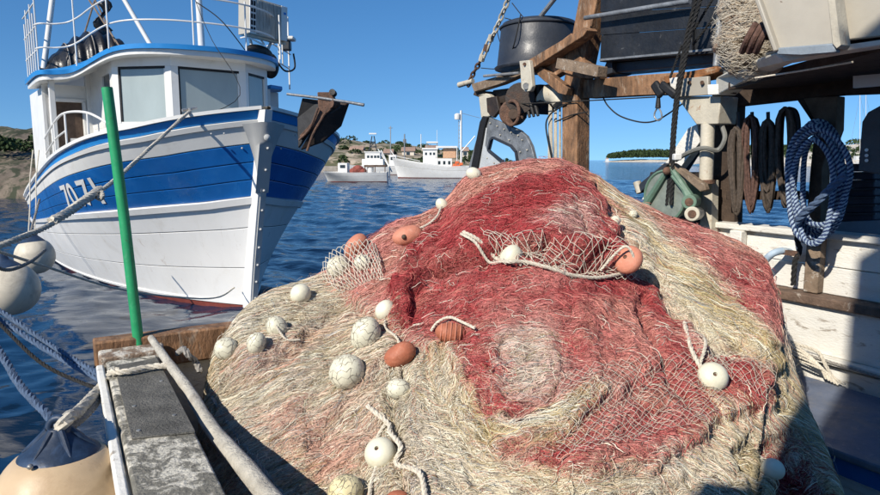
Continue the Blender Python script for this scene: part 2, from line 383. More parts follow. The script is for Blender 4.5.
# near left bank behind the blue boat
def h2(x, t, Yv): return -1 + np.clip(t * 8, 0, 1) * 2 + 4.6 * t + (fbm(x * .4, Yv * .4, 4, 9) - .5) * 1.6
structure(land('rocky_bank', -60, -27, 44, 60, h2, 60, 30, mat('dark_bank_rock', (.15, .12, .09), .95, var=.5, vs=1.2, stain=((.03, .04, .02), .8, .48, .56, .9), bump=.8, bs=3)))
o = leaf_mass('bank_scrub', [((random.uniform(-50, -28.5), random.uniform(48, 58), random.uniform(2.5, 4.5)), (1.3, 1.2, .9)) for _ in range(22)], 260, .16); o['label'] = 'dark scrub on the rocky bank at the far left edge'
# island
def h3(x, t, Yv):
    cx = (x - 292) / 66; e = np.clip(1 - cx ** 2, 0, 1) ** .5; s = np.sin(np.pi * t) ** .6
    return -1.2 + e * s * 4.8 + (fbm(x * .1, Yv * .1, 4, 5) - .5) * 1.2
ISL = land('island', 214, 380, 880, 940, h3, 90, 24, SHORE); structure(ISL)
cr = []
for i in range(190):
    x = random.uniform(238, 356); e = max(0, 1 - ((x - 297) / 64) ** 2) ** .5; yv = random.uniform(892, 930)
    hh = (6.5 + 10.5 * e) * random.uniform(.8, 1.12); cr.append(((x, yv, 2 + hh * .45), (random.uniform(3.5, 6), 5, hh * .55)))
o = leaf_mass('island_wood', cr, 260, .85); o['label'] = 'dark green pine wood covering the small island'
t = thing('hut', 'tiny white hut on the left tip of the island', 'hut', at(607, 162, 878))
p = at(607, 162, 884); obj('wall', MB().box(p + Vector((0, 0, 2)), (4, 4, 4.4)), WHITE, t); obj('roof', MB().lathe([(3, 0), (.1, 1.6)], p + Vector((0, 0, 4.2)), n=4), ROOFM, t)
# right shore seen under the shelter
def h4(x, t, Yv): return -1 + np.clip(t * 10, 0, 1) * 2.2 + np.interp(x, [120, 150, 200, 300, 400], [-1, 6, 9, 13, 14]) * t ** .7 + (fbm(x * .06, Yv * .06, 4, 21) - .5) * 4 * t
structure(land('right_shore', 120, 420, 290, 360, h4, 90, 26, SHORE))
cr = []
for i in range(170):
    x = random.uniform(140, 400); t_ = random.uniform(.12, 1); z = float(h4(np.array([x]), np.array([t_]), np.array([290 + 70 * t_]))[0]); cr.append(((x, 290 + 70 * t_, z + .8), (4.5, 4, 2.6)))
o = leaf_mass('shore_wood', cr, 150, .6); o['label'] = 'low green wood on the shore seen under the shelter roof'

# ------------------------------------------------------------------ hulls
def hull_fn(L_, Bd, Bw, sheer, rake, kd, kw):
    def pt(side, s, f):
        ff = max(f, 0.); y = s - rake * ff ** 1.2 * max(0, 1 - s / L_); z = sheer(y) * f if f >= 0 else f * 3.2
        k = kd + (kw - kd) * max(0., 1 - ff) ** 1.4; Bm = Bw + (Bd - Bw) * ff ** .8
        b_ = Bm * (1 - math.exp(-(max(s, 0) / k) ** 1.02)) * (1 - .35 * (s / L_) ** 4)
        if f < 0: b_ *= (1 + f * 1.2)
        return Vector((side * b_, y, z))
    return pt
def strake(mb, pt, side, f0, f1, L_, off=.0, seam=.012, n=46, nf=5, s0=.02):
    ss = [s0 + (L_ - s0) * (i / n) ** 1.7 for i in range(n + 1)]; G = []
    e = (f1 - f0)
    prof = [(0, -.012), (.0, -seam * 0 + 0)]
    fr = [0, .006 / max(e, .02) * .5, .33, .67, 1 - .006 / max(e, .02) * .5, 1]; of = [-seam, 0, 0, 0, 0, -seam]
    for s in ss:
        row = []
        for k in range(6):
            f = f0 + e * fr[k]; p = pt(side, s, f); d1 = pt(side, s + .02, f) - p; d2 = pt(side, s, f + .02) - p; nn = d1.cross(d2).normalized() * side
            row.append(p + nn * (off + of[k]))
        G.append(row)
    return mb.grid(G)
# ------------------------------------------------------------------ the blue and white boat
S0 = onz(250, 307, 0); PHI = math.radians(38)
boat = thing('fishing_boat', 'large wooden fishing boat with blue and white hull and rounded wheelhouse, moored bow towards us', 'fishing boat', S0, PHI, )
BM = WM[boat.name]; BL = lambda x, y, z: BM @ Vector((x, y, z))
def bl_inv(p): return BM.inverted() @ Vector(p)
LB = 14.0
def sheerB(y): return float(np.interp(y, [-1.1, -.5, 0, 1.5, 3, 6, 9, 12, 15], [3.5, 3.3, 3.13, 2.85, 2.62, 2.13, 1.7, 1.5, 1.55]))
HB = hull_fn(LB, 2.55, 2.15, sheerB, 1.0, .78, 3.3)
bands = [(-.18, 0.012, ANTIF), (.02, .23, WHULL), (.23, .45, WHULL), (.45, .572, WHULL), (.605, .685, BLUE), (.685, .765, BLUE), (.765, .845, BLUE), (.845, .925, WHITE), (.945, .985, LBLUE)]
for side in (-1, 1):
    core = MB()
    for f0, f1, m in bands + [(.565, .61, 0), (.92, .95, 0)]: strake(core, HB, side, f0 - .012, f1 + .012, LB, off=-.03)
    obj('planking_core', core, DARK, boat, True)
    for f0, f1, m in bands:
        mb = MB(); strake(mb, HB, side, f0 + .0015, f1 - .0015, LB, seam=.004); obj('plank', mb, m, boat, True, ang=16)
    for nm, f0, f1, out, m in (('rubbing_strake', .572, .605, .045, WHULL), ('upper_rubbing_strake', .925, .945, .03, WHITE), ('boot_moulding', .012, .03, .02, WHULL)):
        mb = MB(); G = []
        for i in range(60):
            s = .02 + (LB - .02) * (i / 59) ** 1.7; row = []
            for f, o_ in ((f0, -.01), (f0, out), (f1, out), (f1, -.01)):
                p = HB(side, s, f); d1 = HB(side, s + .02, f) - p; d2 = HB(side, s, f + .02) - p; nn = d1.cross(d2).normalized() * side; row.append(p + nn * o_)
            G.append(row)
        mb.grid(G); obj(nm, mb, m, boat, True)
    # cap rail
    mb = MB(); G = []
    for i in range(60):
        s = .02 + (LB - .02) * (i / 59) ** 1.7; p = HB(side, s, .985); d1 = (HB(side, s + .02, .985) - p); nn = d1.cross(Vector((0, 0, 1))).normalized() * side
        G.append([p + nn * a + Vector((0, 0, c)) for a, c in ((.05, 0), (.05, .055), (-.16, .055), (-.16, 0), (.05, 0))])
    mb.grid(G); obj('cap_rail', mb, WHITE, boat, True)
    # inner bulwark
# deck and transom
mb = MB(); G = []
for i in range(50):
    s = .02 + (LB - .02) * (i / 49) ** 1.5; a = HB(-1, s, .80); c = HB(1, s, .80); G.append([a, a.lerp(c, .5) + Vector((0, 0, .05)), c])
mb.grid(G); obj('deck', mb, WHITE, boat, True)
fr = [-.18, 0, .3, .6, .85, 1]; mb = MB().grid([[HB(-1, LB, f) for f in fr], [HB(1, LB, f) for f in fr]]); obj('transom', mb, WHULL, boat, True)
# stem post
mb = MB(); G = []
for i in range(24):
    f = -.18 + 1.16 * i / 23; p = HB(1, 0, f); wd = .085 + .02 * max(f, 0)
    G.append([p + Vector(q) for q in ((-wd, .12, 0), (-wd, -.02, 0), (-wd * .6, -.14, 0), (wd * .6, -.14, 0), (wd, -.02, 0), (wd, .12, 0))])
mb.grid(G); mb.add([G[-1][k] for k in range(6)], [(0, 1, 2, 3, 4, 5)]); obj('stem_post', mb, WHULL, boat, True)
PLATE = mat('grey_stem_plate', (.50, .50, .48), .42, metal=.0, var=.06, vs=3, stain=((.35, .28, .2), 9, .6, .75, .4), bump=.08)
mb = MB(); G = []
for i in range(20):
    f = .62 + .31 * i / 19; wv = .015 + .10 * max(0, (f - .70) / .23) ** 1.1; p = HB(1, 0, f); row = []
    for k in (-1, -.5, -.16, .16, .5, 1):
        if abs(k) < .2: row.append(p + Vector((k * .7, -.155, 0)))
        else:
            q = HB(1 if k > 0 else -1, wv * abs(k), f); row.append(q + Vector(((1 if k > 0 else -1) * (.05 if abs(k) == 1 else .07), -.10, 0)))
    G.append(row)
mb.grid(G); pl = obj('stem_plate', mb, PLATE, boat, True, ang=60)
mb = MB(); G = []
for i in range(20):
    f = -.02 + .66 * i / 19; p = HB(1, 0, f); G.append([p + Vector((k, j, 0)) for k, j in ((-.02, -.135), (-.02, -.158), (.075, -.158), (.09, -.10))])
mb.grid(G); obj('stem_band', mb, PLATE, boat, True)
for i in range(9):
    f = .06 + i * .095; p = HB(1, 0, f) + Vector((.03, -.16, 0)); obj('bolt', MB().lathe([(.022, 0), (.022, .012), (.008, .026)], p, (0, -1, 0), 10), PLATE, pl if False else boat, True)
p = HB(1, 0, .865) + Vector((0, -.165, 0)); obj('bolt', MB().lathe([(.055, 0), (.055, .02), (.02, .045)], p, (0, -1, 0), 14), PLATE, boat, True)
for s_, f in ((.22, .90), (.12, .83), (.30, .905)):
    for sd in (-1, 1):
        p = HB(sd, s_, f) + Vector((sd * .06, -.11, 0)); obj('bolt', MB().ball(p, .016, nu=8, nv=6), PLATE, boat, True)
# registration number mapped onto the starboard bow planks
cu = bpy.data.curves.new('text', 'FONT'); cu.body = '70.71'; cu.size = 1; cu.extrude = 0; cu.offset = .018; to = bpy.data.objects.new('text', cu); COL.objects.link(to)
bpy.context.view_layer.update(); tm = to.to_mesh(); tv = [v.co.copy() for v in tm.vertices]; tf = [tuple(p.vertices) for p in tm.polygons]; to.to_mesh_clear(); bpy.data.objects.remove(to)
mx = max(v.x for v in tv)
def find_s(px, f):
    best = None
    for i in range(400):
        s = .1 + i * .02; u = proj(BM @ HB(-1, s, f))
        if best is None or abs(u[0] - px) < best[0]: best = (abs(u[0] - px), s)
    return best[1]
sa, sb = find_s(63, .74), find_s(97, .74)
V = []
for v in tv:
    u = v.x / mx; f = .655 + v.y / .72 * .155; s = sa + (sb - sa) * u; p = HB(-1, s, f); d1 = HB(-1, s + .02, f) - p; d2 = HB(-1, s, f + .02) - p; nn = -d1.cross(d2).normalized(); V.append(p + nn * .012)
obj('registration_number', MB().add(V, tf), WHITE, boat, True, flat=True)

# wheelhouse
WSH[0] = Vector((.42, 0, 0)); BL = lambda x, y, z: BM @ Vector((x + .42, y, z))
BMW = BM @ Matrix.Translation((.42, 0, 0))
ZD = 2.5
plan = [(-1.62, 6.2), (-1.60, 3.95), (-.70, 3.0), (.86, 3.0), (1.66, 3.7), (1.72, 6.2)]
ZW0, ZW1 = 2.2, 4.78
def zr(x): return 4.80
walls = MB()
sill_z, head_z = 3.35, 4.50
for i in range(len(plan) - 1):
    a = Vector((*plan[i], 0)); c = Vector((*plan[i + 1], 0)); d = (c - a); Lx = d.length; d.normalize(); nrm = Vector((-d.y, d.x, 0)) * -1
    if nrm.dot(Vector((0, -1, 0))) < 0 and i in (1, 2, 3): nrm = -nrm
    if i == 0: nrm = Vector((-1, 0, 0))
    if i == 4: nrm = Vector((1, 0, 0))
    th_ = .06; pw = .13 if i != 2 else .14
    def wall(u0, u1, z0, z1, nm='wall_panel', m=WHITE, inset=0., tk=th_):
        p0 = a + d * u0 - nrm * inset; p1 = a + d * u1 - nrm * inset
        mb = MB().prism([p0 + Vector((0, 0, z0)), p1 + Vector((0, 0, z0)), p1 + Vector((0, 0, z1)), p0 + Vector((0, 0, z1))], -nrm * tk); return obj(nm, mb, m, boat, True, bevel=.006)
    if i in (1, 2, 3):
        wall(0, Lx, ZW0, sill_z); wall(0, Lx, head_z, ZW1); wall(0, pw, sill_z, head_z, 'window_post'); wall(Lx - pw, Lx, sill_z, head_z, 'window_post')
        wn = wall(pw, Lx - pw, sill_z, head_z, 'window', CURT, .035, .015)
        for (u0, u1, z0, z1) in ((pw, Lx - pw, sill_z, sill_z + .035), (pw, Lx - pw, head_z - .05, head_z), (pw, pw + .035, sill_z + .035, head_z - .05), (Lx - pw - .035, Lx - pw, sill_z + .035, head_z - .05)):
            p0 = a + d * u0 - nrm * .012; p1 = a + d * u1 - nrm * .012
            mb = MB().prism([p0 + Vector((0, 0, z0)), p1 + Vector((0, 0, z0)), p1 + Vector((0, 0, z1)), p0 + Vector((0, 0, z1))], -nrm * .02)
            obj('window_frame', mb, RUBBER if u0 == pw and u1 < Lx - pw or z1 == head_z else WHITE, wn, True)
    else:
        if i == 0:
            wall(0, Lx, ZW0, 3.3); wall(0, Lx, 4.4, ZW1); wall(0, 1.3, 3.3, 4.4); wall(Lx - .25, Lx, 3.3, 4.4)
            wall(1.3, Lx - .25, 3.3, 4.4, 'window', GLASS, .035, .015)
        else: wall(0, Lx, ZW0, ZW1)
# starboard porch: back wall with door, side wall, post
obj('wall_panel', MB().box((-2.50, 7.6, 2.95), (.06, 2.7, 2.6)), WHITE, boat, True)
obj('porch_post', MB().box((-2.52, 5.35, 3.2), (.11, .11, 2.2)), WHITE, boat, True, bevel=.01)
obj('wall_panel', MB().prism([(-2.59, 6.25, 1.9), (-1.66, 6.25, 1.9), (-1.66, 6.25, 4.3), (-2.59, 6.25, 4.3)], (0, .06, 0), holes=[[(-2.40, 6.25, 2.4), (-1.80, 6.25, 2.4), (-1.80, 6.25, 3.92), (-2.40, 6.25, 3.92)]]), WHITE, boat, True)
obj('wall_panel', MB().box((-1.64, 6.24, 3.3), (.14, .2, 2.6)), WHITE, boat, True)
door = obj('door', MB().box((-2.1, 6.33, 3.15), (.62, .03, 1.55)), BROWNI, boat, True)
for x in (-2.44, -1.76): obj('door_frame', MB().box((x, 6.235, 3.15), (.06, .05, 1.62)), WHITE, door, True, bevel=.005)
obj('door_frame', MB().box((-2.1, 6.235, 3.96), (.74, .05, .07)), WHITE, door, True, bevel=.005)
obj('door_panel', MB().box((-1.98, 6.30, 2.75), (.22, .02, .7)), WHITE, door, True)
# roof: outline follows the rounded front and the lower starboard wing
out = [(-2.78, 7.4), (-2.80, 5.2), (-2.5, 4.92), (-2.2, 4.80), (-2.02, 4.5), (-1.95, 4.05), (-1.75, 3.55), (-1.35, 3.05), (-.8, 2.68), (-.2, 2.52), (.4, 2.50), (1.0, 2.66), (1.5, 3.0), (1.85, 3.5), (1.98, 4.1), (1.98, 5.5), (1.98, 7.4)]
out = [tuple(p)[:2] for p in smooth([(a, c, 0) for a, c in out], 4)]
def rz_(x, y): return 4.78 - .42 * (1 / (1 + math.exp((x + 1.95) * 7))) * 1.0
def roof_sheet(nm, dz0, dz1, inset, m):
    cx_, cy_ = -.2, 6.0; mb = MB(); n = len(out); vs = []; 
    rings = [1, .75, .45, .12]
    for dz in (dz1, dz0):
        for r_ in rings:
            for (x, y) in out:
                xx = cx_ + (x - cx_) * r_ * (1 - inset); yy = cy_ + (y - cy_) * r_ * (1 - inset); vs.append((xx, yy, rz_(xx, yy) + dz))
    fs = []; R_ = len(rings)
    for s_ in (0, 1):
        for r_ in range(R_ - 1):
            for k in range(n):
                a = (s_ * R_ + r_) * n + k; b_ = (s_ * R_ + r_) * n + (k + 1) % n; fs.append((a, b_, b_ + n, a + n))
        fs.append(tuple((s_ * R_ + R_ - 1) * n + k for k in range(n)))
    for k in range(n): fs.append((k, (k + 1) % n, R_ * n + (k + 1) % n, R_ * n + k))
    mb.add(vs, fs); return obj(nm, mb, m, boat, True, ang=50)
roof_sheet('roof', -.10, .0, .02, WHITE)
roof_sheet('roof_edge', .002, .095, 0, LBLUE)
# lower port roof
po = [(2.0, 4.3), (2.4, 4.5), (2.55, 4.9), (2.5, 6.5), (2.0, 6.5)]
obj('lower_roof', MB().prism([(x, y, 4.33) for x, y in po], (0, 0, .09)), LBLUE, boat, True, bevel=.02)
obj('wall_panel', MB().box((2.0, 5.6, 3.5), (.06, 2.4, 1.65)), WHITE, boat, True); obj('wall_panel', MB().box((2.22, 5.0, 3.5), (.55, .06, 1.62)), WHITE, boat, True)
# roof rails
rl = thing_r = obj('roof_rail', MB(), WHITE, boat, True) if False else None
def offs(path, dz): return [Vector((x, y, rz_(x, y) + dz)) for x, y in path]
rp = [p for p in out if p[1] < 5.6]; rp = [(x * .985, y + .04) for x, y in rp]
side_path = [(-2.72, 7.35), (-2.72, 5.35)]
for dz in (.50, .98, ):
    mb = MB().tube(smooth(offs(rp, dz + .05), 2), .018, 7); obj('rail', mb, WHITE, boat, True)
    obj('rail', MB().tube(offs(side_path, dz + .05), .018, 7), WHITE, boat, True)
obj('rail', MB().tube(offs(side_path, 1.5), .018, 7), WHITE, boat, True)
for (x, y, h_) in [(-2.72, 5.35, 1.9), (-2.1, 4.75, 1.5), (-1.72, 3.5, 1.15), (-.35, 2.58, 1.1), (.75, 2.62, 1.1), (1.75, 3.15, 1.05), (2.2, 4.0, 1.0)] + [(-2.72, 5.75 + i * .36, 1.6 if i % 2 else 1.35) for i in range(5)]:
    z = rz_(x, y); obj('rail_post', MB().tube([(x, y, z + .08), (x, y, z + h_)], .017, 7), WHITE, boat, True)
# mast and A-frame on the roof
obj('mast', MB().tube([(.28, 4.0, 4.85), (.24, 4.05, 8.2)], [.075, .065], 12), WHITE, boat, True)
obj('mast_stay', MB().tube([(-2.55, 6.0, 4.6), (-2.0, 6.1, 7.6)], .06, 10), WHITE, boat, True)
obj('mast_stay', MB().tube([(-.5, 4.6, 4.85), (-1.5, 6.0, 7.6)], .05, 10), WHITE, boat, True)
for a, c in (((-1.3, 4.3, 4.9), (-2.0, 5.9, 6.9)), ((-1.1, 5.2, 4.9), (-1.75, 6.0, 7.0)), ((-1.9, 6.1, 4.8), (-1.1, 5.4, 7.4))): obj('ladder_bar', MB().tube([a, c], .018, 6), WOODG, boat, True)
# --- loose things on and about the boat
fl = tag(obj('flag', MB().grid([[Vector((-1.55 + .11 * math.sin(j * .9) + i * .05, 5.2 + .03 * math.cos(i * 2 + j), 6.0 - j * .085 + .03 * i)) for j in range(9)] for i in range(5)]), TARP, None), 'black rolled flag hanging high beside the wheelhouse roof mast', 'flag')
fl.matrix_world = BMW; s_ = fl.modifiers.new('thick', 'SOLIDIFY'); s_.thickness = .02
tp = thing('covered_bundle', 'ribbed black tarpaulin bundle on the left wing of the wheelhouse roof', 'tarpaulin', BL(-2.0, 6.2, 4.5), PHI)
mb = MB(); G = []
for i in range(49):
    u = i / 48; R_ = (math.sin(math.pi * min(max(u, .03), .97))) ** .45; row = []
    for k in range(15):
        a = math.pi * k / 14; rb = 1 + .05 * math.cos(u * 34 * math.pi / 2); row.append(Vector((-2.60 + 1.95 * u, 6.2 + math.cos(a) * .8 * R_ * rb - .35 * u, (4.48 + .35 * u) + math.sin(a) * (.50 + .34 * math.sin(u * 2.6)) * R_ * rb)))
    G.append(row)
mb.grid(G); obj('cover', mb, TARP, tp) if False else None
G2 = [[BMW @ p for p in r_] for r_ in G]; obj('cover', MB().grid(G2), TARP, tp, ang=70)
for u in (.25, .5, .75):
    r_ = G2[int(u * 48)]; obj('lashing', MB().tube([p + Vector((0, 0, .01)) for p in r_], .012, 6), ROPEG, tp)
tb = tag(obj('bundle', MB().ball((0, 0, 0), .2, (2.6, 1, .75), nu=18).ball((.62, .05, -.22), .2, (1.2, 1, 1.5)), RUBBER, None), 'black rubber sack slumped over the right edge of the wheelhouse roof', 'sack')
tb.matrix_world = BMW @ Matrix.Translation((1.45, 3.6, 5.05)) @ Matrix.Rotation(.7, 4, 'Z')
# air conditioner
ac = thing('air_conditioner', 'beige outdoor air conditioner unit bracketed above the wheelhouse roof', 'air conditioner', BL(1.55, 3.6, 5.0), PHI)
Mac = BM @ Matrix.Translation((1.92, 3.45, 5.72)) @ Matrix.Rotation(math.radians(14), 4, 'Z') @ Matrix.Rotation(math.radians(3), 4, 'Y')
def acb(c, sz, nm, m, **k): return obj(nm, MB().box((0, 0, 0), (0, 0, 0)) if False else MB().add([Mac @ q for q in MB().box(c, sz).v], MB().box(c, sz).f), m, ac, **k)
acb((0, 0, 0), (1.02, .42, .78), 'casing', BEIGEP, bevel=.015)
STREAK = mat('streaked_grey_metal', (.42, .41, .37), .45, var=.35, vs=5, stretch=(7, 1, .6), stain=((.16, .13, .10), 4, .5, .7, .7), bump=.1)
gr = acb((.0, -.215, 0), (.66, .015, .74), 'front_grille', STREAK)
for i in range(20): acb((-.31 + i * .0326, -.226, 0), (.008, .01, .72), 'grille_bar', STREAK)
acb((.42, -.215, 0), (.17, .02, .76), 'side_panel', WHITE, bevel=.005)
acb((.43, -.228, .22), (.07, .006, .05), 'badge', LBLUE)
acb((-.43, -.215, 0), (.17, .02, .76), 'vent_panel', WHITE, bevel=.005)
for r_ in range(5):
    for c_ in range(2): acb((-.465 + c_ * .07, -.229, -.30 + r_ * .14), (.05, .006, .10), 'vent_slot', DARK)
for x in (-.3, .3): obj('bracket', MB().beam(Mac @ Vector((x, .1, -.4)), Mac @ Vector((x * .3, .12, -.88)), .05, .05), WHITE, ac)
obj('bracket', MB().beam(Mac @ Vector((-.55, -.1, -.42)), Mac @ Vector((.55, -.1, -.42)), .05, .05), CSTEEL, ac)
obj('hose', MB().tube(smooth([Mac @ Vector(q) for q in ((-.1, 0, -.4), (-.05, -.1, -.55), (-.45, -.1, -.47), (-.6, 0, -.5))]), .02, 7), WHITE, ac)
# light / radar pole
rd = thing('radar_pole', 'slim white pole with small white topped lamp right of the air conditioner', 'pole', BL(2.35, 4.2, 4.4), PHI)
obj('pole', MB().tube([BL(2.55, 4.4, 4.35), BL(2.55, 4.4, 6.1)], .02, 8), WHITE, rd)
obj('pole', MB().tube([BL(2.2, 4.2, 4.9), BL(2.2, 4.2, 5.6)], .018, 8), WHITE, rd)
obj('crossbar', MB().tube([BL(1.7, 4.0, 5.45), BL(2.6, 4.4, 5.2)], .015, 8), WHITE, rd); obj('crossbar', MB().tube([BL(1.7, 4.0, 5.1), BL(2.55, 4.4, 4.85)], .015, 8), WHITE, rd)
obj('lamp_body', MB().box(BL(2.4, 4.2, 5.36), (.22, .22, .22)), BLACKP, rd, bevel=.03); obj('lamp_cap', MB().box(BL(2.4, 4.2, 5.53), (.42, .34, .09)), WHITE, rd, bevel=.03)
obj('hose', MB().tube(smooth([BL(2.1, 4.1, 4.95), BL(2.3, 4.1, 4.75), BL(2.6, 4.2, 4.85), BL(2.58, 4.2, 5.2)]), .022, 7), RUBBER, rd)
obj('antenna', MB().box(BL(2.42, 4.4, 6.08), (.16, .04, .05)), STEEL, rd)
WSH[0] = Vector((0, 0, 0)); BL = lambda x, y, z: BM @ Vector((x, y, z))
# bulwark hand rail
hp = [(-2.35, 4.9), (-2.3, 3.9), (-2.25, 2.9), (-2.05, 1.9), (-1.85, 1.2)]
zz = [3.05, 3.32, 3.46, 3.42, 3.2]
obj('hand_rail', MB().tube(smooth([(x, y, z) for (x, y), z in zip(hp, zz)]), .022, 8), WHITE, boat, True)
obj('hand_rail', MB().tube(smooth([(x, y, z - .32) for (x, y), z in zip(hp[:3], zz)]), .018, 8), WHITE, boat, True)
for (x, y), z in list(zip(hp, zz))[:4]: obj('rail_post', MB().tube([(x, y, sheerB(y) * .95), (x, y, z)], .018, 8), WHITE, boat, True)
# cleats
for s_ in (.55,):
    p = HB(-1, find_s(188, .99), 1.0) + Vector((.05, 0, .05)); obj('cleat', MB().tube([p - Vector((.12, 0, 0)), p + Vector((.12, .05, .05))], .022, 8).tube([p - Vector((0, 0, .06)), p + Vector((0, 0, .04))], .025, 8), STEEL, boat, True)
CLEAT = BM @ p
# bow roller with hanging dark cloths
anc = thing('bow_anchor', 'rusty plough anchor with dark flukes hanging over the bow of the blue boat', 'anchor', at(320, 104, 10.0), PHI)
YA = 10.05
def A_(px, py, dy=0): return at(px, py, YA + dy)
obj('stock', MB().tube([A_(287, 94, .1), A_(320, 98), A_(347, 102), A_(364, 105, -.05)], [.02, .022, .022, .026], 10), DSTEEL, anc)
obj('shank', MB().prism([A_(317, 92), A_(331, 92), A_(334, 99), A_(331, 110), A_(322, 118), A_(317, 125), A_(300, 140), A_(299, 136), A_(313, 121), A_(318, 108)], (0.02, .10, 0)), RUSTY, anc, bevel=.015)
obj('fluke', MB().prism([A_(302, 98, .12), A_(320, 100, .1), A_(316, 122, .0), A_(298, 148, .05), A_(297, 118, .2)], (0.02, .05, 0)), RUBBER, anc, bevel=.01)
FLK = mat('brown_black_iron', (.035, .025, .02), .6, var=.4, vs=5, stain=((.10, .045, .02), 7, .55, .7, .6), bump=.3)
obj('fluke', MB().prism([A_(332, 100, .1), A_(348, 103, .1), A_(340, 126, .2), A_(322, 142, .1), A_(300, 150, .05), A_(316, 122, 0)], (0.02, .05, 0)), FLK, anc, bevel=.01)
obj('rib', MB().tube(smooth([A_(318, 108, -.05), A_(310, 128, -.03), A_(299, 140, 0)]), .018, 8), RUSTY, anc); obj('rib', MB().tube(smooth([A_(326, 112, -.02), A_(314, 132, 0), A_(307, 151, 0)]), .02, 8), RUSTY, anc)
obj('roller', MB().tube([A_(330, 103, .0), A_(336, 104, .12)], .075, 14), RUSTY, anc); obj('chain_link', MB().tube([A_(332, 92, 0), A_(334, 94, .1)], .05, 10), RUBBER, anc)
# mooring wires and ropes -------------------------------------------------
def rope_thing(name, label, cat, path, r, m, strands=3, group=None, plain=False):
    mb = MB().tube(smooth(path), r, 7) if plain else MB().rope(path, r, strands)
    return tag(obj(name, mb, m), label, cat, group)
E0 = onz(-60, 268, 1.45) if False else at(-60, 275, 4.4)
mid = at(88, 197, 7.2)
pth = [CLEAT, at(150, 148, 8.8), at(115, 180, 7.7), at(88, 199, 6.9), at(50, 225, 5.9), at(0, 246, 5.0), E0]
rope_thing('mooring_rope', 'thick pale mooring rope running from the blue boat rail to the left edge', 'rope', pth, .026, ROPEW)
rope_thing('rope_splice', 'fat spliced knot wound round the thick mooring rope near the hull number', 'knot', [at(100, 189, 7.2), at(85, 200, 6.8), at(70, 211, 6.35), at(52, 221, 5.95)], .045, ROPEW, 4)
rope_thing('rope_tail', 'frayed rope end dangling at the splice below the hull number', 'rope', [at(98, 190, 7.15), at(102, 194, 7.1), at(101, 199, 7.0), at(95, 196, 7.1), at(90, 199, 6.9)], .03, ROPEW, 4)
rope_thing('mooring_rope', 'thin pale rope drooping along the white hull to the stem near the water', 'rope', [at(-40, 238, 4.6), at(0, 252, 5.2), at(50, 268, 6.2), at(110, 287, 7.7), at(165, 296, 9.0), at(215, 298, 10.2), BM @ HB(-1, .15, .12) + Vector((-.1, -.1, 0))], .014, ROPEW)
rope_thing('stay_wire', 'thin dark wire slanting in front of the wheelhouse windows', 'wire', [at(190, -20, 12.6), at(197, 5, 12.5), at(212, 40, 11.9), at(240, 95, 11.0), BM @ HB(-1, .5, .97)], .006, ROPEK, plain=True)
rope_thing('stay_wire', 'dark cable hanging from the roof rail left of the air conditioner', 'wire', [at(196, 2, 12.4), at(215, 15, 12.4), at(228, 28, 12.4), at(245, 50, 12.9)], .010, ROPEK, plain=True)
for i, (x0, x1, b_) in enumerate(((24, 27, 'left'), (30, 33, 'right'))):
    rope_thing('hanging_line', f'pale line hanging down the aft side of the blue boat, {b_} one of the pair', 'rope', [at(x0 + 9, 150, 13.3), at(x0 + 6, 180, 13.2), at(x1 + 3, 205, 13.1), at(x1 + 1, 240, 12.9)], .012, ROPEW, plain=True)
# fenders beside the boat
def round_fender(px, py, Y, r, label, topm, m, tilt=(0, 0, 1), sc=1.15, group='old white ball fenders beside the blue boat'):
    c = at(px, py, Y); t = thing('ball_fender', label, 'fender', c, 0, group); ax = Vector(tilt).normalized()
    prof = [(.001, -r)] + [(r * math.cos(a) ** .9, r * math.sin(a)) for a in np.linspace(-1.45, .85, 16)] + [(r * .42, r * .98), (r * .25, r * sc), (r * .16, r * 1.35)]
    obj('body', MB().lathe(prof[:-3], c, ax, 28), m, t); obj('collar', MB().lathe([(r * .69, r * .72), (r * .43, r * .98), (r * .25, r * 1.15), (r * .17, r * 1.38)], c, ax, 20), topm, t)
    return t, c + ax * r * 1.35
f1, e1 = round_fender(11, 289, 8.2, .335, 'larger grimy white ball fender at the left edge beside the blue boat', FENDN, FENDW, (-.3, .1, 1))
f2, e2 = round_fender(35, 256, 9.6, .27, 'smaller white ball fender with navy top behind the larger one', FENDN, FENDW, (-.15, .1, 1))
rope_thing('fender_line', 'short dark line holding up the larger white ball fender', 'rope', [e1, e1 + Vector((-.3, .3, .5))], .02, ROPEG)
rope_thing('fender_line', 'short dark line holding up the smaller navy topped fender', 'rope', [e2, e2 + Vector((-.2, .6, .45))], .018, ROPEG)
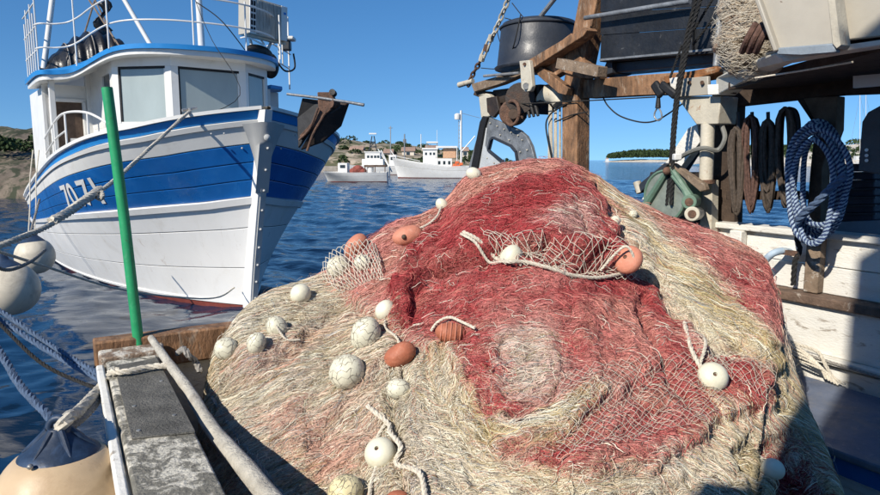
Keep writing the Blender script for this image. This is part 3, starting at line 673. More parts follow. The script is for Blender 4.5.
# ------------------------------------------------------------------ far boats
def far_boat(label, pxw0, pxw1, Y, bowleft, beam, sheer_px, hullm, name='far_boat', cat='boat', head=0.0, draft=True):
    """side-on boat: waterline pixels pxw0..pxw1, sheer_px = list of (fraction from bow, px height)"""
    p0 = onz(pxw0, 178, 0); x0 = (pxw0 - CX) / F * Y; x1 = (pxw1 - CX) / F * Y
    L_ = x1 - x0; k = Y / F
    rz = -math.pi / 2 + head if bowleft else math.pi / 2 - head
    o = Vector((x0 if bowleft else x1, Y, 0))
    t = thing(name, label, cat, o, rz)
    sh = lambda y: float(np.interp(y / L_, [a for a, _ in sheer_px], [b_ * k for _, b_ in sheer_px]))
    H_ = hull_fn(L_, beam / 2, beam / 2 * .85, sh, L_ * .07, L_ * .06, L_ * .22)
    for side in (-1, 1):
        for nm, f0, f1, m in (('boot_stripe', -.2, .04, ANTIF), ('hull', .04, .62, hullm), ('hull', .63, .93, hullm), ('gunwale', .94, 1, WHITE)):
            mb = MB(); strake(mb, H_, side, f0, f1, L_, seam=.02, n=24); obj(nm, mb, m, t, True)
    G = [[H_(-1, .02 + (L_ - .02) * i / 20, .85), H_(1, .02 + (L_ - .02) * i / 20, .85)] for i in range(21)]
    obj('deck', MB().grid(G), WHITE, t, True)
    obj('transom', MB().grid([[H_(-1, L_, f) for f in (-.1, .3, .7, 1)], [H_(1, L_, f) for f in (-.1, .3, .7, 1)]]), hullm, t, True)
    return t, k
def fbox(t, nm, m, px0, px1, py0, py1, Y, depth, dy=0, bevel=.02):
    a = at(px0, py1, Y + dy); c = at(px1, py0, Y + dy)
    return obj(nm, MB().box(((a.x + c.x) / 2, Y + dy + depth / 2, (a.z + c.z) / 2), (c.x - a.x, depth, c.z - a.z)), m, t, bevel=bevel)
def fpole(t, nm, m, x0, y0, x1, y1, Y, r, dy=0): return obj(nm, MB().tube([at(x0, y0, Y + dy), at(x1, y1, Y + dy)], r, 6), m, t)
Yw = 96
t, k = far_boat('white trawler with dark windows, tall mast and orange gear, moored across the harbour', 398, 478, Yw, True, 4.2, [(-.1, 20), (0, 19), (.3, 15), (.6, 11.5), (1, 12)], WHITE, cat='trawler')
fbox(t, 'wheelhouse', WHITE, 423, 436, 149, 167, Yw, 2.6, .9)
for x in (425, 429.5, 433): fbox(t, 'window', GLASS, x, x + 2, 152.5, 155, Yw, .1, .86)
fbox(t, 'wheelhouse_roof', WHITE, 422, 438, 148, 149.4, Yw, 3, .7)
fbox(t, 'deckhouse', WHITE, 436, 452, 158.5, 168, Yw, 2.4, .9)
for x in (438, 443, 448): fbox(t, 'window', GLASS, x, x + 2.4, 161, 164.5, Yw, .1, .86)
fbox(t, 'sun_bar', WHITE, 426.5, 438, 141.5, 143, Yw, 1.8, 1)
for x in (427, 437): fpole(t, 'post', STEEL, x, 149, x, 142, Yw, .06, 1.2)
fbox(t, 'awning_roof', WHITE, 436, 457.5, 146, 148, Yw, 3, .8)
fbox(t, 'awning_curtain', AWN, 443, 456, 148.5, 158, Yw, 2.2, 1.3)
for x in (437, 457): fpole(t, 'post', WHITE, x, 168, x, 147, Yw, .07, .9)
for x, y in ((455, 165), (458.5, 166), (461, 164), (457, 162.5), (453.5, 167)): obj('crate', MB().box(at(x, y, Yw + 1), (.55, .5, .38)), ORANGE, t, bevel=.05)
fpole(t, 'mast', WHITE, 461, 170, 461, 110.5, Yw, .16, 1.5)
for y in range(122, 150, 4): fpole(t, 'rung', STEEL, 458.6, y, 461, y, Yw, .04, 1.5)
fpole(t, 'ladder_rail', STEEL, 458.6, 120, 458.6, 158, Yw, .04, 1.5)
obj('radar_dome', MB().lathe([(.42, 0), (.46, .1), (.46, .75), (.2, .9)], at(457.5, 119.5, Yw + 1.5), n=16), WHITE, t)
fpole(t, 'derrick', WHITE, 461, 152, 475, 136, Yw, .08, 1.5); fpole(t, 'forestay', STEEL, 461, 113, 480, 118, Yw, .03, 1.5)
fpole(t, 'antenna', WHITE, 421, 148, 421, 134, Yw, .06, 1.5); fpole(t, 'antenna', WHITE, 437, 141, 437, 130, Yw, .03, 1.5)
obj('bow_rail', MB().tube(smooth([at(394, 159, Yw + .5), at(394, 156, Yw + .5), at(405, 158, Yw + .5), at(420, 161, Yw + .5)]), .04, 6), WHITE, t)
Yl = 80
t, k = far_boat('low grey trawler with red nets and white tank, nearest the blue bow', 388, 326, Yl, False, 4, [(-.1, 11), (0, 10), (.3, 9), (1, 9)], mat('dull_white_hull', (.55, .55, .53), .6, var=.15, vs=.8, stain=(RUST, 1.2, .6, .75, .4)), cat='trawler') if False else far_boat('low grey trawler with red nets and white tank, nearest the blue bow', 328, 388, Yl, True, 4, [(-.1, 10), (0, 9.5), (.5, 9), (1, 9.5)], mat('dull_white_hull', (.55, .55, .53), .6, var=.15, vs=.8, stain=(RUST, 1.2, .6, .75, .4)), cat='trawler')
obj('tank', MB().lathe([(.38, 0), (.4, .05), (.4, .95), (.3, 1.02)], at(370.5, 173, Yl + 1.5), n=16), WHITE, t)
RNET = mat('far_red_netting', (.22, .06, .045), .9, var=.5, vs=3)
for x, y, r in ((354, 171, .5), (358, 169, .6), (362, 171, .5)): obj('net_heap', MB().ball(at(x, y, Yl + 1.3), r, (1.2, .8, .8), nu=10, nv=7), RNET, t)
fbox(t, 'deck_frame', BROWNI, 364, 386, 165, 167, Yl, 2.2, 1)
for x in (365, 375, 385): fpole(t, 'post', BROWNI, x, 174, x, 166, Yl, .06, 1)
fbox(t, 'wheelhouse', WHITE, 338, 347, 163, 174, Yl, 2.2, 1); fbox(t, 'window', GLASS, 340, 345, 165, 168, Yl, .1, .95)
Yb = 104
t, k = far_boat('white fishing boat with tiered wheelhouse and lattice mast behind the low grey trawler', 352, 390, Yb, True, 4, [(-.1, 12), (0, 11), (1, 10)], WHITE, cat='fishing boat')
fbox(t, 'deckhouse', WHITE, 362, 383, 159, 168, Yb, 3, 1); fbox(t, 'wheelhouse', WHITE, 365, 380, 152.5, 159, Yb, 2.4, 1.3)
for x in (367, 370.5, 374, 377): fbox(t, 'window', GLASS, x, x + 2.3, 155.5, 158, Yb, .1, 1.26)
fbox(t, 'wheelhouse_roof', WHITE, 364, 381, 151.5, 152.6, Yb, 2.8, 1.2)
for a in ((369, 152, 372, 136), (377, 152, 374, 136), (370, 147, 376, 147), (371, 142, 375, 142), (370, 147, 375, 142)): fpole(t, 'mast', BLACKP, *a, Yb, .09, 2)
fbox(t, 'radar_bar', WHITE, 369, 376.5, 133, 134.3, Yb, .4, 2)
fpole(t, 'boom', WHITE, 381, 150, 392, 172, Yb, .1, 1)
Ym = 118
t, k = far_boat('white harbour boat with slanting booms directly left of the white trawler bow', 384, 410, Ym, True, 3.5, [(-.1, 10), (0, 9), (1, 9)], WHITE, cat='fishing boat')
fbox(t, 'wheelhouse', WHITE, 389, 396, 155, 166, Ym, 2.4, 1); fbox(t, 'window', GLASS, 390.5, 395, 157, 160, Ym, .1, .96)
fpole(t, 'mast', STEEL, 390.5, 160, 390.5, 126, Ym, .09, 1.5); fpole(t, 'crossbar', STEEL, 388.5, 128, 392.5, 128, Ym, .06, 1.5)
fpole(t, 'mast', DSTEEL, 404.5, 162, 404.5, 134, Ym, .12, 1.5); fbox(t, 'lamp_box', DSTEEL, 403, 406.2, 139, 143, Ym, .5, 1.5)
fpole(t, 'boom', WHITE, 390.5, 150, 400, 164, Ym, .09, 1.5); fpole(t, 'boom', WHITE, 378, 149, 388, 165, Ym, .12, 1.5)
# sailing yachts on the right
def yacht(px, Y, lab):
    t, k = far_boat(lab, px - 12, px + 14, Y, True, 2.8, [(-.1, 5.5), (0, 5), (1, 4)], WHITE, name='sailing_boat', cat='sailing boat')
    fbox(t, 'cabin', WHITE, px - 4, px + 9, 156.0, 160, Y, 1.4, .6); fbox(t, 'window', GLASS, px - 1, px + 6, 157.2, 158.8, Y, .1, .57)
    fpole(t, 'mast', WHITE, px, 160, px, 92, Y, .09, 1.3); fpole(t, 'boom', WHITE, px, 152, px + 11, 152, Y, .07, 1.3); fpole(t, 'forestay', STEEL, px, 95, px - 12, 158, Y, .03, 1.3); fpole(t, 'backstay', STEEL, px, 95, px + 13, 158, Y, .03, 1.3)
yacht(860, 210, 'white sailing boat seen under the shelter, the left of two masts')
yacht(866, 250, 'white sailing boat farther back under the shelter, right of two masts')
# ------------------------------------------------------------------ the net boat we look across
O = onz(104, 353, 1.5); O.z = 0
PB = math.radians(30)
nb = thing('net_boat', 'old wooden work boat with worn white bulwark, timber gallows and shelter, carrying the net heap', 'work boat', O, PB)
NM = WM[nb.name]; A = Vector((-.5, .8660254, 0)); B = Vector((.8660254, .5, 0))
def W(x, y, z): return NM @ Vector((x, y, z))        # x across to the right side, y towards the left-far end
def inv(p): return NM.inverted() @ Vector(p)
def K(px, py, k): return on_plane(px, py, O + B * k, B)      # point on the lengthwise plane k metres across
def slab(name, px, k, th_, m, par=None, bevel=.008, holes=(), dirv=None, **kw):
    mb = MB().prism([K(x, y, k) for x, y in px], (dirv or B) * th_, [[K(x, y, k) for x, y in h] for h in holes]); return obj(name, mb, m, par or nb, bevel=bevel, **kw)
kbul = inv(onz(770, 290, 1.5)).x
# left rail ------------------------------------------------
edge = inv(onz(165, 377, 1.5)).x
RW = max(.26, edge)
obj('rail_plank', MB().prism([W(0, -.16, 1.42), W(RW, -.16, 1.42), W(RW + .01, -3.2, 1.42), W(-.005, -3.2, 1.42)], (0, 0, .075)), RAILP, nb, bevel=.012)
obj('rail_felt', MB().prism([W(.035, -.30, 1.497), W(RW - .01, -.27, 1.497), W(RW - .0, -1.42, 1.497), W(.03, -1.36, 1.497)], (0, 0, .008)), FELT, nb, bevel=.002)
for (x, y) in ((.07, -.5), (RW - .04, -.7), (.07, -1.0), (RW - .05, -1.2), (.06, -1.3)): obj('nail', MB().lathe([(.009, 0), (.008, .004)], W(x, y, 1.505), n=8), STEEL, nb)
obj('corner_block', MB().prism([W(-.03, .02, 1.40), W(RW + .06, .02, 1.40), W(RW + .04, -.155, 1.40), W(-.03, -.155, 1.40)], (0, 0, .115)), mat('paint_worn_block', (.24, .17, .12), .85, var=.35, vs=9, stain=((.64, .60, .52), 9, .46, .53, .9), bump=.6, bs=60), nb, bevel=.012)
obj('cross_timber', MB().prism([W(-.05, .03, 1.36), W(2.3, .03, 1.36), W(2.3, .16, 1.36), W(-.05, .16, 1.36)], (0, 0, .20)), WOOD, nb, bevel=.012)
for i in range(5):
    z1 = 1.41 - i * .30; obj('hull_plank', MB().prism([W(-.012 + .02 * i, .1, z1 - .285), W(-.012 + .02 * i, -3.4, z1 - .285), W(-.012 + .02 * (i - .9), -3.4, z1), W(-.012 + .02 * (i - .9), .1, z1)], B * .05), WWORN, nb, bevel=.006)
obj('rub_strip', MB().beam(W(-.03, -.16, 1.455), W(-.035, -3.2, 1.455), .04, .05), WWORN, nb, bevel=.01)
obj('end_planking', MB().prism([W(0, .08, -.3), W(kbul, .08, -.3), W(kbul, .08, 1.36), W(0, .08, 1.36)], A * .05), WWORN, nb)
# deck boards
for i in range(26):
    x = .3 + i * .19
    if x < kbul: obj('deck_board', MB().box((0, 0, 0), (0, 0, 0)) if False else MB().prism([W(x, .05, .66), W(x + .184, .05, .66), W(x + .184, -5.5, .66), W(x, -5.5, .66)], (0, 0, .04)), mat('sandy_deck_boards', (.40, .33, .26), .85, var=.25, vs=5, stretch=(1, .3, 1), stain=((.6, .52, .45), 8, .5, .65, .5), bump=.4), nb)
obj('inner_planking', MB().prism([W(RW - .02, .02, .6), W(RW - .02, -3.3, .6), W(RW - .02, -3.3, 1.41), W(RW - .02, .02, 1.41)], B * -.03), mat('brown_inner_planks', (.2, .12, .08), .85, var=.3, vs=6, stain=((.5, .45, .38), 7, .55, .7, .5), bump=.5), nb)
# grey-white pole lying inside the rail
pth = [onz(151, 338, 1.58), onz(168, 362, 1.54), onz(189, 391, 1.46), onz(212, 429, 1.43), onz(247, 470, 1.42), onz(296, 532, 1.38)]
tag(obj('canvas_hose', MB().tube(smooth(pth), [.019 + .0008 * i + .0012 * math.sin(i * 1.9) for i in range(31)], 12), mat('grey_white_canvas', (.52, .49, .42), .9, var=.2, vs=20, stain=((.3, .27, .23), 12, .5, .65, .6), bump=.7, bs=80)), 'long dirty white canvas wrapped pole lying along the inside of the rail', 'pole')
rope_thing('rail_rope', 'twisted pale rope lashed across the near rail corner', 'rope', [onz(112, 382, 1.44), onz(110, 376, 1.50) + Vector((0, 0, .02)), onz(125, 372, 1.53), onz(150, 367, 1.53), onz(170, 366, 1.53), onz(174, 371, 1.47)], .017, ROPEW)
rope_thing('rope_scrap', 'frayed grey rope scrap lying on the brown cross timber', 'rope', [onz(178, 353, 1.5), onz(184, 349, 1.58), onz(189, 356, 1.55), onz(196, 362, 1.5), onz(200, 372, 1.46)], .018, ROPEG, 3)
# green pole
g0 = onz(139, 346, 1.5); g1 = at(107, 88, g0.y + .02)
gp = thing('green_pole', 'bright green painted pole standing on the corner of the near rail', 'pole', g0)
obj('shaft', MB().tube([g0, g0.lerp(g1, .5) + Vector((.006, 0, 0)), g1], [.030, .030, .030], 18, caps=False), GREENP, gp); obj('end_cap', MB().tube([g1 - (g1 - g0).normalized() * .01, g1 + (g1 - g0).normalized() * .004], .0285, 18), mat('dark_green_end', (.03, .2, .09), .6), gp)
# near fender
fc = at(63, 500, 2.38); fr_ = .242
fd = thing('ball_fender', 'big peach coloured ball fender with navy neck hanging outside the near rail', 'fender', fc)
ax = Vector((-.02, .05, 1)).normalized()
obj('body', MB().lathe([(.001, -fr_)] + [(fr_ * math.cos(a), fr_ * math.sin(a)) for a in np.linspace(-1.45, .86, 24)] + [(fr_ * .55, fr_ * .80)], fc, ax, 40), FENDER, fd)
col = MB().lathe([(fr_ * .60, fr_ * .77), (fr_ * .575, fr_ * .815), (fr_ * .47, fr_ * .89), (fr_ * .30, fr_ * 1.02), (fr_ * .19, fr_ * 1.13), (fr_ * .14, fr_ * 1.2)], fc, ax, 36)
cl_ = obj('collar', col, FENDN, fd)
tp_ = fc + ax * fr_ * 1.2
for k_ in range(6):
    a = k_ * math.pi / 3 + .3; u = Vector((math.cos(a), math.sin(a), 0)); obj('collar_rib', MB().tube([fc + ax * fr_ * 1.17 + u * .035, fc + ax * fr_ * .98 + u * .085, fc + ax * fr_ * .86 + u * .125], [.014, .012, .005], 8), FENDN, cl_)
eye = MB(); eye.tube([tp_ + Vector((math.cos(a) * .035, math.sin(a) * .01, math.sin(a) * .035)) for a in np.linspace(0, 2 * math.pi, 17)[:-1]], .016, 10, closed=True); obj('eye', eye, FENDN, fd)
obj('valve', MB().ball(fc + Vector((-.02, -.145, fr_ * .86)), .011, nu=8, nv=6), STEEL, fd)
rope_thing('fender_rope', 'thick knotted pale rope tying the peach fender to the rail', 'rope', [tp_ + Vector((0, 0, -.02)), tp_ + Vector((.03, .02, .03)), at(78, 412, 2.7), at(92, 397, 3.0), at(108, 380, 3.45), onz(116, 372, 1.52)], .026, ROPEW, 4)
rope_thing('fender_rope', 'second strand of the pale fender rope hanging just below the first', 'rope', [tp_, at(74, 424, 2.6), at(92, 408, 2.9), at(108, 384, 3.4)], .02, ROPEG, 3)
# mooring ropes at the left edge
rope_thing('stern_rope', 'blue rope curving down from the left edge to the peach fender neck', 'rope', [at(-30, 310, 3.4), at(0, 352, 3.0), at(20, 385, 2.75), at(45, 412, 2.5), tp_], .018, ROPEB)
bk = 'blue and dark ropes stretched to the near rail corner'
cor = onz(106, 378, 1.45)
rope_thing('stern_rope', 'upper pale blue rope stretched from left edge to the rail corner', 'rope', [at(-40, 292, 4.3), at(0, 311, 4.1), at(50, 345, 3.8), cor], .017, ROPEB, group=bk)
rope_thing('stern_rope', 'lower blue rope stretched beside its twin to the rail corner', 'rope', [at(-40, 298, 4.2), at(0, 320, 4.0), at(50, 352, 3.7), cor + Vector((0, 0, -.03))], .017, ROPEB, group=bk)
rope_thing('stern_rope', 'thin black rope sagging below the blue ropes to the rail corner', 'rope', [at(-40, 285, 4.2), at(0, 324, 3.9), at(40, 362, 3.7), at(80, 382, 3.6), cor + Vector((0, 0, -.07))], .012, ROPEK, group=bk)
rope_thing('stern_rope', 'dark rope at the far left edge running steeply down towards the water', 'rope', [at(-20, 255, 4.6), at(5, 270, 4.9), at(30, 262, 5.5), at(45, 250, 6.5)], .015, ROPEG)
# right bulwark ---------------------------------------------
kb = kbul
def zat(px, py, k): return K(px, py, k).z
zc = 1.5
y_lo, y_hi = -4.4, .1
def bplank(z0, z1, k, y0=y_lo, y1=y_hi, nm='bulwark_plank', m=WWORN, th_=.05): return obj(nm, MB().prism([W(k, y0, z0), W(k, y1, z0), W(k, y1, z1), W(k, y0, z1)], B * th_), m, nb, bevel=.007)
ki = kb + .17
ztop = zat(800, 236, ki)
n_ = 2
for i in range(n_): bplank(1.515 + (ztop - 1.515) * i / n_ + .003, 1.515 + (ztop - 1.515) * (i + 1) / n_ - .003, ki + .01 * (i % 2))
obj('top_rail', MB().prism([W(ki - .05, y_lo, ztop), W(ki + .16, y_lo, ztop), W(ki + .16, y_hi, ztop), W(ki - .05, y_hi, ztop)], (0, 0, .055)), WWORN, nb, bevel=.01)
obj('cap_rail', MB().prism([W(kb - .02, y_lo, 1.44), W(kb + .19, y_lo, 1.44), W(kb + .19, y_hi, 1.44), W(kb - .02, y_hi, 1.44)], (0, 0, .075)), mat('worn_brown_caprail', (.13, .085, .06), .8, var=.4, vs=8, stain=((.5, .45, .38), 10, .57, .66, .7), bump=.6), nb, bevel=.012)
bplank(1.05, 1.44, kb + .03)
obj('ledge', MB().prism([W(kb - .05, y_lo, 1.0), W(kb + .05, y_lo, 1.0), W(kb + .05, y_hi, 1.0), W(kb - .05, y_hi, 1.0)], (0, 0, .05)), WWORN, nb, bevel=.01)
bplank(.62, .97, kb + .02); bplank(.96, 1.002, kb + .05, m=WOODD)  # the thin dark strip paints the shade under the ledge
bplank(-.3, 1.4, kb + 1.3, nm='outer_planking')
obj('side_deck', MB().prism([W(kb + .24, y_lo, 1.40), W(kb + 1.4, y_lo, 1.40), W(kb + 1.4, y_hi, 1.40), W(kb + .24, y_hi, 1.40)], (0, 0, .04)), WOODG, nb)
for i, px in enumerate((737, 816)):
    a = K(px, 238, ki - .06); yy = inv(a).y; obj('frame_post', MB().prism([W(ki - .09, yy - .06, 1.52), W(ki, yy - .06, 1.52), W(ki, yy + .06, 1.52), W(ki - .09, yy + .06, 1.52)], (0, 0, ztop - 1.52)), WOODG if i else WWORN, nb, bevel=.01)
rope_thing('rope_heap', 'pale tangled rope heap hanging on the lower bulwark right of the net', 'rope', [K(772, 335, kb - .05), K(800, 345, kb - .08), K(818, 352, kb - .07), K(826, 366, kb - .08), K(834, 378, kb - .07), K(845, 384, kb - .07)], .014, ROPEW)
for j in range(5):
    rope_thing('rope_strand', ('uppermost', 'second', 'middle', 'fourth', 'lowest')[j] + ' of five loose pale rope strands fanned over the lower bulwark', 'rope', [K(785 + j * 3, 340 + j * 5, kb - .1), K(802 + j * 3, 350 + j * 4, kb - .09 - .01 * j), K(818 + j * 2, 364 + j * 2, kb - .1), K(826 + j * 3, 379 + j * 1.5, kb - .1)], .009, ROPEW, 3, group='loose strands over the lower bulwark')
rope_thing('mooring_line', 'grey rope running down the lower bulwark to the right edge', 'rope', [K(780, 345, kb - .06), K(830, 362, kb - .06), K(890, 380, kb - .06)], .012, ROPEG)
# bracket with pale blue painted pipe
ppb = thing('cleat_pipe', 'pale blue pipe fairlead fixed on the bulwark beside the red netting', 'pipe', K(775, 258, ki - .08))
obj('pipe', MB().tube(smooth([K(764, 262, ki - .2), K(772, 254, ki - .2), K(782, 251, ki - .12), K(790, 252, ki)]), .03, 12), mat('pale_blue_paint', (.35, .45, .55), .5, stain=((.6, .6, .58), 12, .5, .65, .6)), ppb); obj('clamp', MB().beam(K(784, 252, ki - .1), K(799, 254, ki - .1), .05, .04), RUSTY, ppb)
rope_thing('black_hose', 'black rope lashing hanging over the upright bulwark panel', 'rope', [K(793, 285, ki - .1), K(795, 262, ki - .12), K(800, 250, ki - .1), K(797, 238, ki - .12), K(801, 226, ki - .1)], .022, ROPEK)
# blue hatch box
hc = onz(828, 447, .86); hl = inv(hc)
hz = .86; h0, h1_ = hl.x, kb - .04
HB_ = mat('blue_grey_hatch_top', (.14, .17, .24), .55, var=.15, vs=5, stain=((.35, .36, .36), 30, .60, .68, .6), stain2=((.30, .27, .22), 3, .5, .7, .5), bump=.25, bs=30)
hb = thing('blue_hatch', 'low blue hatch box with scuffed grey blue lid at the lower right', 'hatch', W((h0 + h1_) / 2, -3.6, .7), PB)
obj('lid', MB().prism([W(h0, hl.y + .9, hz - .05), W(h1_, hl.y + .9, hz - .05), W(h1_, hl.y - 1.6, hz - .05), W(h0, hl.y - 1.6, hz - .05)], (0, 0, .05)), HB_, hb, bevel=.015)
obj('side', MB().prism([W(h0 + .03, hl.y + .88, .70), W(h0 + .03, hl.y - 1.58, .70), W(h0 + .03, hl.y - 1.58, hz - .052), W(h0 + .03, hl.y + .88, hz - .052)], B * .03), BLUE, hb)
obj('side', MB().prism([W(h0 + .07, hl.y + .88, .70), W(h1_ - .02, hl.y + .88, .70), W(h1_ - .02, hl.y + .88, hz - .052), W(h0 + .07, hl.y + .88, hz - .052)], A * -.03), BLUE, hb)

# gallows ------------------------------------------------------
kg = kb
obj('gallows_post', MB().prism([K(x, y, kg) for x, y in ((561, 330), (576, 330), (577, 95), (585, 55), (598, -8), (580, -8), (571, 40), (562, 90))], B * .20), WOOD, nb, bevel=.012)
slab('cross_beam', [(583, 80), (640, 75), (697, 71), (697, 93), (640, 95), (583, 98)], kg + .06, .2, WOOD, bevel=.012)
slab('gusset', [(571, 33), (579, 55), (584, 62), (601, 70), (599, 79), (581, 78), (562, 72), (545, 82), (534, 72), (528, 66)], kg - .03, .12, WOOD)
slab('diagonal_brace', [(523, 63), (584, 27), (587, 30), (583, 36), (530, 70), (524, 72)], kg - .20, .16, WOOD)
slab('diagonal_brace', [(532, 70), (540, 66), (568, 88), (566, 95), (558, 93)], kg - .12, .09, WOOD)
slab('block', [(557, 58), (598, 66), (597, 77), (555, 68)], kg - .32, .14, WOODG)
slab('outer_arm', [(471, 84), (498, 76), (525, 65), (527, 72), (500, 84), (474, 92)], kg - .16, .12, WOODG)
slab('outer_arm', [(474, 92), (484, 91), (486, 95), (478, 97), (473, 95)], kg - .10, .3, WOODD)
obj('arm_end', MB().tube([K(459, 85, kg - .1), K(473, 81, kg - .05)], [.04, .035], 10), CSTEEL, nb)
obj('arm_bolt', MB().tube([K(484, 76, kg - .2), K(519, 73, kg - .24)], .018, 8), STEEL, nb)
slab('hanger_link', [(519, 61), (529, 60), (530, 66), (532, 86), (530, 91), (525, 92), (521, 88), (520, 70)], kg - .26, .06, CSTEEL, bevel=.01)
obj('link_bolt', MB().tube([K(524.5, 64, kg - .28), K(524.5, 64, kg - .18)], .02, 10), RUSTY, nb); obj('link_bolt', MB().tube([K(526, 86, kg - .285), K(526, 86, kg - .18)], .04, 12), STEEL, nb)
obj('stay_pole', MB().tube([K(533, 26, kg), K(560, -8, kg)], .028, 8), DSTEEL, nb)
# tub
tc_ = K(538, 68, kg + .25); tub = thing('upturned_tub', 'large black plastic tub standing upturned on the timber gallows', 'tub', tc_)
k1 = (K(572, 60, kg + .25) - K(502, 60, kg + .25)).length / 2 * .70; hT = (K(535, 24, kg + .25) - tc_).length
obj('shell', MB().lathe([(k1 * 1.08, -.02), (k1 * 1.10, .0), (k1 * 1.03, .03), (k1 * .98, hT * .5), (k1 * .94, hT * .9), (k1 * .90, hT * .97), (k1 * .80, hT)], tc_, n=40), BLACKP, tub, ang=50)
obj('rim', MB().tube([tc_ + Vector((math.cos(a), math.sin(a), 0)) * k1 * .955 + Vector((0, 0, hT * .88)) for a in np.linspace(0, 2 * math.pi, 41)[:-1]], .016, 8, closed=True), BLACKP, tub)
rope_thing('tub_line', 'thin black line tied over the upturned tub down its left side', 'rope', [tc_ + Vector((-k1 * .55, -k1 * .8, hT * 1.02)), tc_ + Vector((-k1 * .7, -k1 * .82, hT * .4)), K(506, 68, kg)], .008, ROPEK, plain=True)
# turnbuckle and chain
def chain(pts, link, r, m, parent, nm='link'):
    P = smooth(pts); Lc = sum((P[i + 1] - P[i]).length for i in range(len(P) - 1)); n = int(Lc / (link * 1.45)); P = resample(P, n + 1)
    for i in range(n):
        a, c = P[i], P[i + 1]; d = (c - a).normalized(); u = d.orthogonal().normalized()
        if i % 2: u = d.cross(u)
        ctr = (a + c) / 2; obj(nm, MB().tube([ctr + d * math.cos(q) * link + u * math.sin(q) * link * .55 for q in np.linspace(0, 2 * math.pi, 11)[:-1]], r, 5, closed=True), m, parent)
ch = thing('stay_chain', 'white and rusty chain stay with turnbuckle left of the black tub', 'chain', K(475, 75, kg))
chain([K(510, -5, kg - .05), K(500, 20, kg - .05), K(492, 38, kg - .05)], .055, .015, CSTEEL, ch)
for s_ in (-1, 1): obj('turnbuckle', MB().tube([K(491 + s_ * 1.7, 37, kg - .05), K(482 + s_ * 2, 58, kg - .05)], .016, 8), CSTEEL, ch)
for x, y in ((491, 38), (486.5, 48), (482, 58)): obj('turnbuckle_nut', MB().tube([K(x + .8, y - 3, kg - .05), K(x - .8, y + 3, kg - .05)], .042, 8), RUSTY if y == 48 else CSTEEL, ch)
chain([K(481, 60, kg - .05), K(472, 76, kg - .05), K(468, 86, kg - .05)], .05, .015, RUSTY, ch)
for wi, pts in enumerate(([(512, 3), (524, 18), (533, 25)], [(505, 18), (520, 22), (536, 24)], [(497, 31), (501, 45), (508, 58)], [(481, 68), (495, 69), (510, 68)])):
    rope_thing('rigging_line', ('topmost thin dark line from chain top to the steel pole', 'second thin dark line from chain stay to the tub rim', 'thin dark line from turnbuckle down the tub side', 'lowest thin dark line from the chain foot to the tub base')[wi], 'rope', [K(x, y, kg - .06) for x, y in pts], .006, ROPEK, plain=True, group='thin dark lines around the chain stay')
# hauler below the tub
hl_ = thing('net_hauler', 'grimy net hauler with rubber fingers and riveted metal guard hung under the gallows', 'net hauler', K(505, 110, kg))
obj('body', MB().prism([K(x, y, kg + .0) for x, y in ((492, 90), (540, 84), (543, 104), (530, 114), (515, 108), (500, 116), (490, 110))], B * .35), FLK, hl_, bevel=.03)
obj('motor', MB().tube([K(520, 98, kg - .15), K(530, 100, kg + .3)], .19, 20), FLK, hl_)
obj('pulley', MB().tube([K(512, 113, kg - .2), K(515, 113, kg + .1)], .165, 24), RUSTY, hl_, bevel=.02); obj('pulley_rim', MB().tube([K(512, 113, kg - .23) + Vector((math.cos(a) * A.x, math.cos(a) * A.y, math.sin(a))) * .15 for a in np.linspace(0, 6.2832, 25)[:-1]], .022, 8, closed=True), RUSTY, hl_)
obj('pulley_hub', MB().tube([K(513, 114, kg - .26), K(513, 114, kg - .1)], .06, 14), BROWNI, hl_)
obj('side_frame', MB().prism([K(x, y, kg - .1) for x, y in ((478, 92), (489, 94), (494, 105), (490, 116), (481, 118))], B * .08), CSTEEL, hl_, bevel=.01); obj('side_frame', MB().prism([K(x, y, kg - .14) for x, y in ((486, 98), (496, 96), (499, 110), (493, 118), (487, 112))], B * .05), FLK, hl_, bevel=.01)
for i in range(4): obj('rubber_finger', MB().tube([K(522 + i * 4.3, 103, kg - .05), K(523.5 + i * 4.4, 110, kg - .06), K(525.5 + i * 4.2, 118 - i * .7, kg - .06)], [.026, .025, .018], 8), RUBBER, hl_)
gpoly = [(482.5, 117), (486, 116), (519, 130), (526, 136), (531, 146), (535, 162), (535, 192), (466, 192), (469, 165)]
hole = [(490.5, 140), (493, 137.5), (511, 146), (516, 152), (518, 165), (508, 166), (488, 150)]
GP = slab('guard_plate', gpoly, kg - .12, .05, DSTEEL, hl_, holes=[hole[::-1]], bevel=.006)
slab('guard_edge', [(482.5, 116), (479.5, 122), (466, 192), (473, 192), (484, 128), (487, 117)], kg - .16, .10, RUBBER, hl_)
slab('guard_inner_panel', [(483, 127), (487, 128), (485, 146), (488, 152), (505, 168), (504, 188), (472, 188), (478, 150)], kg - .128, .006, mat('pale_grey_panel', (.42, .44, .45), .5, var=.1, vs=6), hl_, bevel=.002)
for i, (x, y) in enumerate(hole):
    x2, y2 = hole[(i + 1) % len(hole)]; obj('window_rim', MB().beam(K(x, y, kg - .135), K(x2, y2, kg - .135), .03, .03), BLACKP, GP)
for x, y in [(483 + i * 7, 120 + i * 3.1) for i in range(6)] + [(522, 140), (527, 150), (529, 160), (480, 133), (478, 143), (476, 153), (474, 163), (500, 135), (509, 140), (520, 152), (487, 158), (494, 163)]: obj('rivet', MB().ball(K(x, y, kg - .135), .011, nu=7, nv=5), CSTEEL, hl_)
tag(obj('fairlead_drum', MB().tube([K(541, 101, kg + .1), K(549, 94, kg + .1), K(558, 96, kg + .1), K(560, 104, kg + .1)], [.10, .12, .12, .09], 16), CSTEEL), 'cream metal elbow drum beside the timber post', 'drum')
